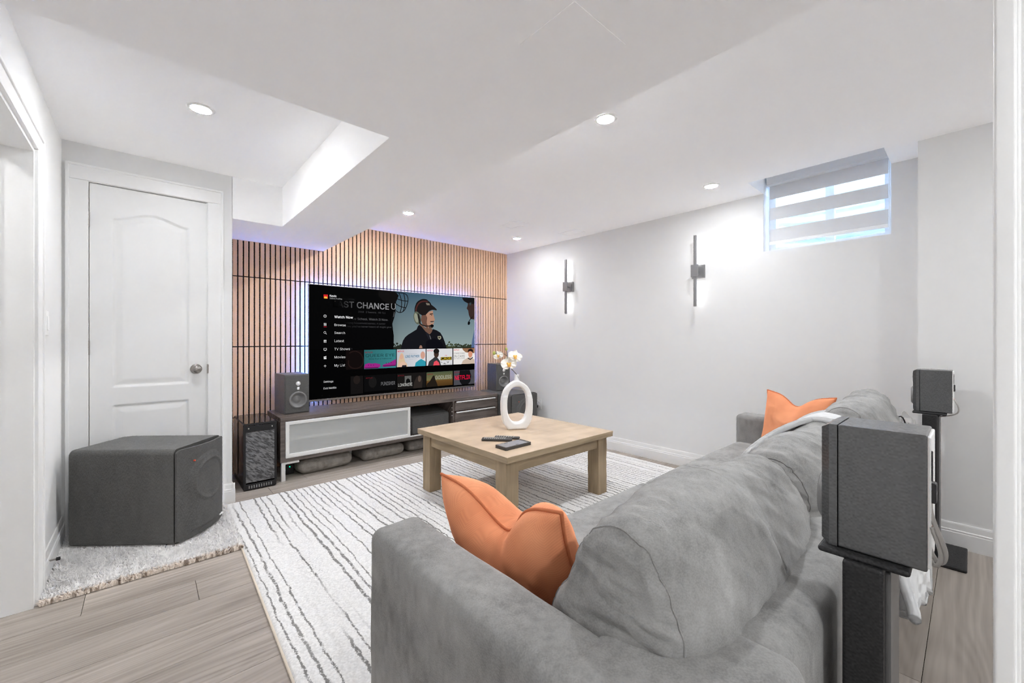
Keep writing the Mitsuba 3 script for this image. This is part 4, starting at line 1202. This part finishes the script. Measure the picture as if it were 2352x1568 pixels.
# helmet and its cage
shape([(352, 0), (448, 0), (470, 22), (452, 62), (428, 76), (380, 60), (350, 30)], S(16, 15, 15))
for pts in ([(440, 2), (490, 6), (520, 16), (527, 45), (519, 76), (502, 106), (480, 117), (455, 108)], [(452, 38), (490, 48), (525, 50)], [(448, 66), (485, 84), (512, 88)], [(470, 6), (486, 50), (478, 116)], [(500, 8), (508, 50), (497, 108)]):
    shape(sg.LineString(smooth_path(pts, 30)).buffer(2.1), S(14, 14, 15))
for pts in ([(443, 110), (436, 146), (424, 182), (416, 204)],):
    shape(sg.LineString(pts).buffer(7), S(10, 10, 11))
    shape(sg.LineString([(443, 118), (438, 142)]).buffer(2.5), S(78, 80, 82))
shape([(330, 120), (395, 130), (430, 175), (440, 250), (438, 322), (200, 322), (200, 200)], S(4, 4, 5))
# the second man at the right edge
shape([(903, 4), (940, 6), (1000, 0), (1000, 140), (968, 137), (955, 112), (950, 84), (938, 70), (945, 55), (948, 38), (920, 27), (908, 16)], S(58, 42, 40))
shape([(903, 4), (1000, 0), (1000, 40), (950, 36), (918, 26)], S(22, 21, 24))
shape([(958, 34), (975, 30), (972, 48), (960, 50)], S(60, 68, 72))
shape(sg.LineString([(985, 122), (968, 138), (957, 150), (955, 158)]).buffer(2.2), S(14, 14, 16))
shape(sg.Point(956, 162).buffer(9).union(sg.Point(954, 168).buffer(8)), S(10, 10, 12))
shape([(1000, 200), (990, 240), (982, 270), (973, 326), (1000, 326)], S(84, 104, 140))
# the man in the middle: neck, torso, face, cap, headset
shape([(600, 172), (640, 200), (676, 196), (690, 215), (694, 240), (640, 244), (600, 220)], S(112, 84, 70))
shape([(483, 322), (488, 300), (496, 276), (510, 256), (528, 242), (556, 226), (582, 211), (590, 192), (599, 184), (616, 196), (640, 222), (668, 240), (682, 226), (690, 207), (716, 214), (742, 228), (758, 250), (772, 280), (782, 306), (786, 322)], S(20, 21, 26))
shape([(640, 222), (668, 240), (678, 262), (664, 270), (648, 246)], S(30, 31, 38))
shape(sg.LineString([(668, 246), (684, 284)]).buffer(1.2), S(150, 150, 150))
shape([(646, 278), (700, 262), (750, 286), (770, 322), (640, 322)], S(12, 13, 20))
shape([(722, 250), (746, 248), (749, 262), (738, 272), (726, 266)], S(150, 148, 128))
shape([(728, 254), (740, 253), (741, 262), (730, 263)], S(60, 58, 48))
shape([(614, 128), (642, 122), (664, 104), (690, 95), (693, 118), (700, 140), (705, 152), (697, 158), (699, 168), (693, 176), (694, 188), (684, 202), (664, 204), (640, 196), (620, 180), (610, 156)], S(176, 134, 112))
shape([(614, 128), (642, 122), (652, 140), (648, 170), (660, 203), (640, 196), (620, 180), (610, 156)], S(108, 78, 66))
shape([(668, 116), (690, 112), (691, 117), (670, 122)], S(58, 42, 36))
shape(sg.Point(682, 124).buffer(3), S(38, 28, 26))
shape([(672, 160), (697, 158), (697, 163), (674, 166)], S(70, 48, 44))
shape([(674, 165), (694, 163), (690, 171), (676, 171)], S(140, 132, 122))
shape([(660, 190), (690, 184), (690, 200), (664, 204)], S(88, 72, 64))
shape([(576, 104), (574, 80), (578, 60), (590, 46), (608, 38), (632, 35), (656, 38), (672, 48), (680, 62), (700, 74), (717, 88), (716, 94), (700, 92), (684, 92), (664, 101), (642, 124), (618, 128), (598, 118)], S(28, 25, 25))
shape([(642, 52), (666, 54), (670, 66), (648, 66)], S(120, 112, 100))
shape(sg.LineString(smooth_path([(578, 108), (584, 76), (602, 54), (630, 44), (652, 44)], 24)).buffer(4.2), S(76, 40, 38))
shape(sg.LineString(smooth_path([(572, 112), (576, 74), (596, 46), (630, 33), (652, 37)], 24)).buffer(2.6), S(18, 18, 19))
shape(sa.rotate(sa.scale(sg.Point(586, 144).buffer(1), 23, 38), -14), S(92, 98, 84))
shape(sa.rotate(sa.scale(sg.Point(580, 144).buffer(1), 12, 28), -14), S(146, 150, 132))
shape(sa.rotate(sa.scale(sg.Point(598, 146).buffer(1), 7, 30), -14), S(36, 36, 34))
shape(sg.LineString(smooth_path([(600, 172), (624, 186), (652, 190), (676, 186)], 16)).buffer(2.6), S(16, 16, 17))
shape(sa.scale(sg.Point(684, 188).buffer(1), 12, 9), S(12, 12, 13))
shape([(597, 322), (602, 306), (610, 303), (617, 308), (620, 322)], S(150, 116, 100))
# black rows below
shape(sg.box(0, 322, 1000, 562.5), (0.0008, 0.0008, 0.0009))
NF = S(214, 28, 52)


def tile(x0, x1, y0, y1, c, dim=1.0):
    shape(sg.box(x0, y0, min(x1, 1000), y1), np.array(c) * dim)


tile(176, 266, 326, 426, S(16, 10, 10))
for pts in ([(196, 340), (240, 336), (262, 360), (258, 410), (206, 418), (190, 380)],):
    shape(sg.LineString(smooth_path(pts, 20)).buffer(3), S(34, 22, 20))
gradient(271, 325, 454, 428, 8, 8, lambda p: np.array(S(52, 118, 122)) * (.72 + .5 * (p[:, :1] - 271) / 183))
text('NETFLIX', 276, 343, 7.5, S(120, 30, 46), 42, True)
text('QUEER EYE', 279, 364, 15.5, S(24, 62, 66), 166, False)
text('More than a makeover', 298, 378, 7, S(22, 52, 58), 130)
for ox, oy, sx in ((271, 396, 1), (372, 388, -1)):
    base = [(0, 22), (6, 6), (26, 0), (44, 4), (62, 2), (88, 8), (92, 20), (80, 28), (40, 30), (4, 30)]
    if sx < 0: base = [(0, 26), (10, 18), (40, 12), (62, 0), (80, -8), (82, 14), (78, 26), (40, 32), (6, 32)]
    shape([(ox + a, oy + b) for a, b in base], S(150, 38, 128))
    shape([(ox + a * .96 + 2, oy + 24 + (b > 20) * 6) for a, b in ((0, 0), (84, 0), (78, 30), (6, 30))], S(96, 22, 82))
    for q in range(3): shape(sg.Point(ox + 24 + 14 * q, oy + 12 - (q if sx < 0 else 0)).buffer(2), S(70, 16, 60))
gradient(458, 325, 641, 426, 8, 4, lambda p: np.array(S(206, 208, 214)) * (.8 + .3 * (p[:, :1] - 458) / 183))
text('NETFLIX', 464, 341, 8, NF, 38, True)
text('LIKE FATHER', 510, 374, 14, S(70, 120, 150), 90, True)
for yy in (352, 382): shape(sg.box(532, yy, 584, yy + .9), S(140, 150, 160))
shape([(462, 426), (466, 400), (474, 366), (484, 346), (496, 350), (502, 374), (508, 396), (520, 408), (524, 426)], S(212, 186, 152))
shape(sa.scale(sg.Point(486, 368).buffer(1), 11, 15), S(214, 170, 146))
shape([(470, 426), (478, 402), (494, 394), (512, 404), (520, 426)], S(222, 186, 164))
shape([(488, 426), (492, 416), (516, 416), (518, 426)], S(40, 40, 48))
shape(sa.scale(sg.Point(622, 362).buffer(1), 15, 22), S(206, 158, 140))
shape([(570, 426), (576, 404), (598, 390), (612, 384), (634, 396), (641, 400), (641, 426)], S(48, 150, 170))
gradient(646, 325, 830, 426, 8, 4, lambda p: np.array(S(216, 216, 218)) * np.ones((len(p), 1)))
text('NETFLIX', 652, 340, 8, NF, 38, True)
shape([(656, 426), (664, 400), (690, 384), (702, 374), (722, 380), (738, 400), (746, 426)], S(52, 54, 58))
shape([(692, 426), (698, 404), (716, 396), (732, 410), (738, 426)], S(226, 78, 92))
shape(sa.scale(sg.Point(714, 356).buffer(1), 17, 24), S(66, 48, 42))
shape(sa.scale(sg.Point(714, 340).buffer(1), 20, 15), S(28, 24, 24))
shape(sg.box(744, 378, 824, 396), S(34, 28, 20))
text('CAGE', 747, 394, 17, S(206, 176, 40), 74, True)
text('THE', 774, 370, 5, NF, 16, True)
for i in range(14): shape(sg.Point(744 + trg.uniform(0, 80), 404 + trg.uniform(0, 18)).buffer(trg.uniform(1, 4)), S(120, 120, 118))
gradient(836, 325, 1000, 426, 8, 4, lambda p: np.array(S(232, 230, 226)) * np.ones((len(p), 1)))
shape([(904, 325), (1000, 325), (1000, 358), (930, 352), (908, 336)], S(150, 110, 82))
text('NETFLIX', 841, 339, 8, NF, 40, True)
text('COMEDIANS', 838, 361, 9, S(120, 122, 126), 84)
text('IN CARS', 838, 382, 14, S(110, 112, 116), 84)
text('GETTING COFFEE', 838, 393, 7, S(130, 132, 136), 84)
shape([(896, 426), (908, 404), (934, 392), (956, 384), (984, 392), (1000, 402), (1000, 426)], S(202, 182, 164))
shape(sa.scale(sg.Point(966, 362).buffer(1), 17, 24), S(210, 146, 118))
shape([(944, 352), (950, 334), (970, 328), (986, 336), (990, 362), (982, 350), (964, 344)], S(34, 24, 22))
shape(sg.LineString([(948, 390), (966, 398), (984, 386)]).buffer(3), S(36, 34, 40))
# second row, dimmer
tile(200, 266, 462, 556, S(20, 18, 18)); tile(271, 456, 462, 550, S(11, 11, 12))
shape(sa.scale(sg.Point(232, 482).buffer(1), 18, 22), S(34, 28, 26))
shape(sa.scale(sg.Point(318, 500).buffer(1), 22, 30), S(24, 23, 23))
text('NETFLIX', 280, 480, 7, S(90, 20, 30), 38, True)
text('PUNISHER', 365, 522, 19, S(104, 104, 106), 82, True)
tile(460, 641, 463, 553, S(24, 22, 21))
text('NETFLIX', 464, 478, 7, S(104, 24, 34), 38, True)
shape(sg.box(506, 478, 548, 524), S(96, 96, 94)); shape([(512, 524), (516, 500), (526, 492), (538, 500), (544, 524)], S(16, 16, 16))
shape([(560, 553), (566, 516), (580, 490), (598, 478), (614, 486), (620, 514), (616, 553)], S(44, 38, 35)); shape(sa.scale(sg.Point(600, 500).buffer(1), 10, 18), S(84, 70, 62))
text('LONGMIRE', 466, 536, 17, S(176, 176, 172), 88, True)
gradient(646, 465, 831, 552, 6, 14, lambda p: np.where(p[:, 1:] < 518, np.array(S(74, 86, 64)) * (1 - (p[:, 1:] - 465) / 53) + np.array(S(120, 112, 72)) * ((p[:, 1:] - 465) / 53), np.array(S(92, 66, 34)) * (1.25 - .6 * (p[:, 1:] - 518) / 34)))
shape([(646, 553), (650, 532), (668, 520), (690, 488), (700, 486), (706, 510), (716, 530), (724, 553)], S(34, 28, 22))
text('NETFLIX', 652, 481, 7, S(128, 36, 36), 38, True)
text('GODLESS', 706, 510, 21, S(160, 162, 148), 116, True)
gradient(839, 465, 1000, 556, 6, 4, lambda p: np.array(S(74, 74, 80)) * np.ones((len(p), 1)))
shape([(884, 466), (960, 466), (972, 500), (966, 540), (948, 556), (900, 556), (884, 536), (878, 500)], S(20, 20, 22))
text('NETFLIX', 844, 480, 7, S(128, 30, 46), 40, True)
text('NETFLIX', 847, 523, 26, S(236, 18, 62), 118, True)
text('ES', 972, 520, 14, S(60, 60, 66), 22, True)
# the menu over the veil
veil = lambda u: np.clip((u - 140) / 130, .05, 1)
text('A NETFLIX ORIGINAL', 150, 66, 9, S(50, 50, 52), 72, False, veil)
text('LAST CHANCE', 112, 104, 31, S(140, 140, 142), 299, True, lambda u: np.clip((u - 138) / 190, 0, 1) ** 1.3)
text('U', 424, 101, 31, S(150, 150, 152), 27, True); text('U', 428, 98, 25, S(12, 12, 12), 19, True)
text('2018   2 Seasons   HD  5.1', 240, 128, 9, S(70, 70, 72), 150, False, veil)
text('New School. Watch It Now.', 196, 167, 12, S(104, 104, 106), 211, False, lambda u: np.clip((u - 205) / 60, 0, 1))
text('surprising household names. A junior', 150, 188, 9.5, S(64, 64, 66), 240, False, lambda u: np.clip((u - 160) / 110, 0, 1))
text('athletes you\'ve never heard of might give', 150, 206, 9.5, S(72, 72, 74), 275, False, lambda u: np.clip((u - 160) / 110, 0, 1))
text('Netflix', 166, 322, 9, S(48, 48, 50), 44)
shape(sg.box(66, 45, 86.5, 65), S(226, 40, 44)); shape(sg.box(69, 55, 83.5, 65), S(250, 190, 70)); shape(sg.box(70, 51, 75, 53), S(110, 10, 20)); shape(sg.box(78, 51, 83, 53), S(110, 10, 20))
text('Kevin', 95, 54.5, 10, WHT, 33, True)
text('Switch Profiles', 95, 66, 7, S(170, 170, 170), 62)
for s_, y_, w_, b_ in (('Watch Now', 161, 94, True), ('Browse', 202, 57, False), ('Search', 242, 53, False), ('Latest', 283, 48, False), ('TV Shows', 325, 78, False), ('Movies', 366, 55, False), ('My List', 408, 54, False)):
    text(s_, 118, y_, 12.6, WHT if b_ else S(222, 222, 222), w_, b_)
text('Settings', 66, 486, 9.6, S(226, 226, 226), 47)
text('Exit Netflix', 66, 519, 9.6, S(226, 226, 226), 62)
IC = S(225, 225, 225)
shape(sg.Point(73, 153).buffer(7.5).difference(sg.Point(73, 153).buffer(5.6)), IC); shape(sg.Point(73, 153).buffer(2), IC)
for i in range(3):
    for j in range(3): shape(sg.box(67 + i * 4.8, 188 + j * 4.8, 70.4 + i * 4.8, 191.4 + j * 4.8), IC)
shape(sg.box(66, 205.5, 81, 208), S(220, 30, 50))
shape(sg.Point(72, 235).buffer(5.8).difference(sg.Point(72, 235).buffer(4)).union(sg.LineString([(76, 239), (80, 243)]).buffer(1.2)), IC)
shape(sg.box(67, 272, 80, 285).difference(sg.box(69, 276, 78, 283)).union(sg.box(71, 278, 76, 281)), IC)
shape(sg.box(66, 313, 81, 324).difference(sg.box(68, 315, 79, 322)).union(sg.box(71, 325, 76, 327)), IC)
shape(sa.rotate(sg.box(66, 354, 80, 358), -12).union(sg.box(67, 360, 80, 368)), IC)
shape(sg.box(66.5, 401.3, 80, 403).union(sg.box(72.4, 395.5, 74.2, 409)), IC)
pv, pf, pc_ = np.vstack(art_v), np.vstack(art_f), np.vstack(art_c) * SCREEN * 2.0 ** (-exposure)
put('picture', trimesh.Trimesh(pv, pf, process=False), 'mat_picture', scr, label='menu of film tiles and titles beside a still of a man in cap and headset', color=pc_,
    emitter={'type': 'area', 'radiance': {'type': 'mesh_attribute', 'name': 'vertex_color'}, 'sampling_weight': 0.0})
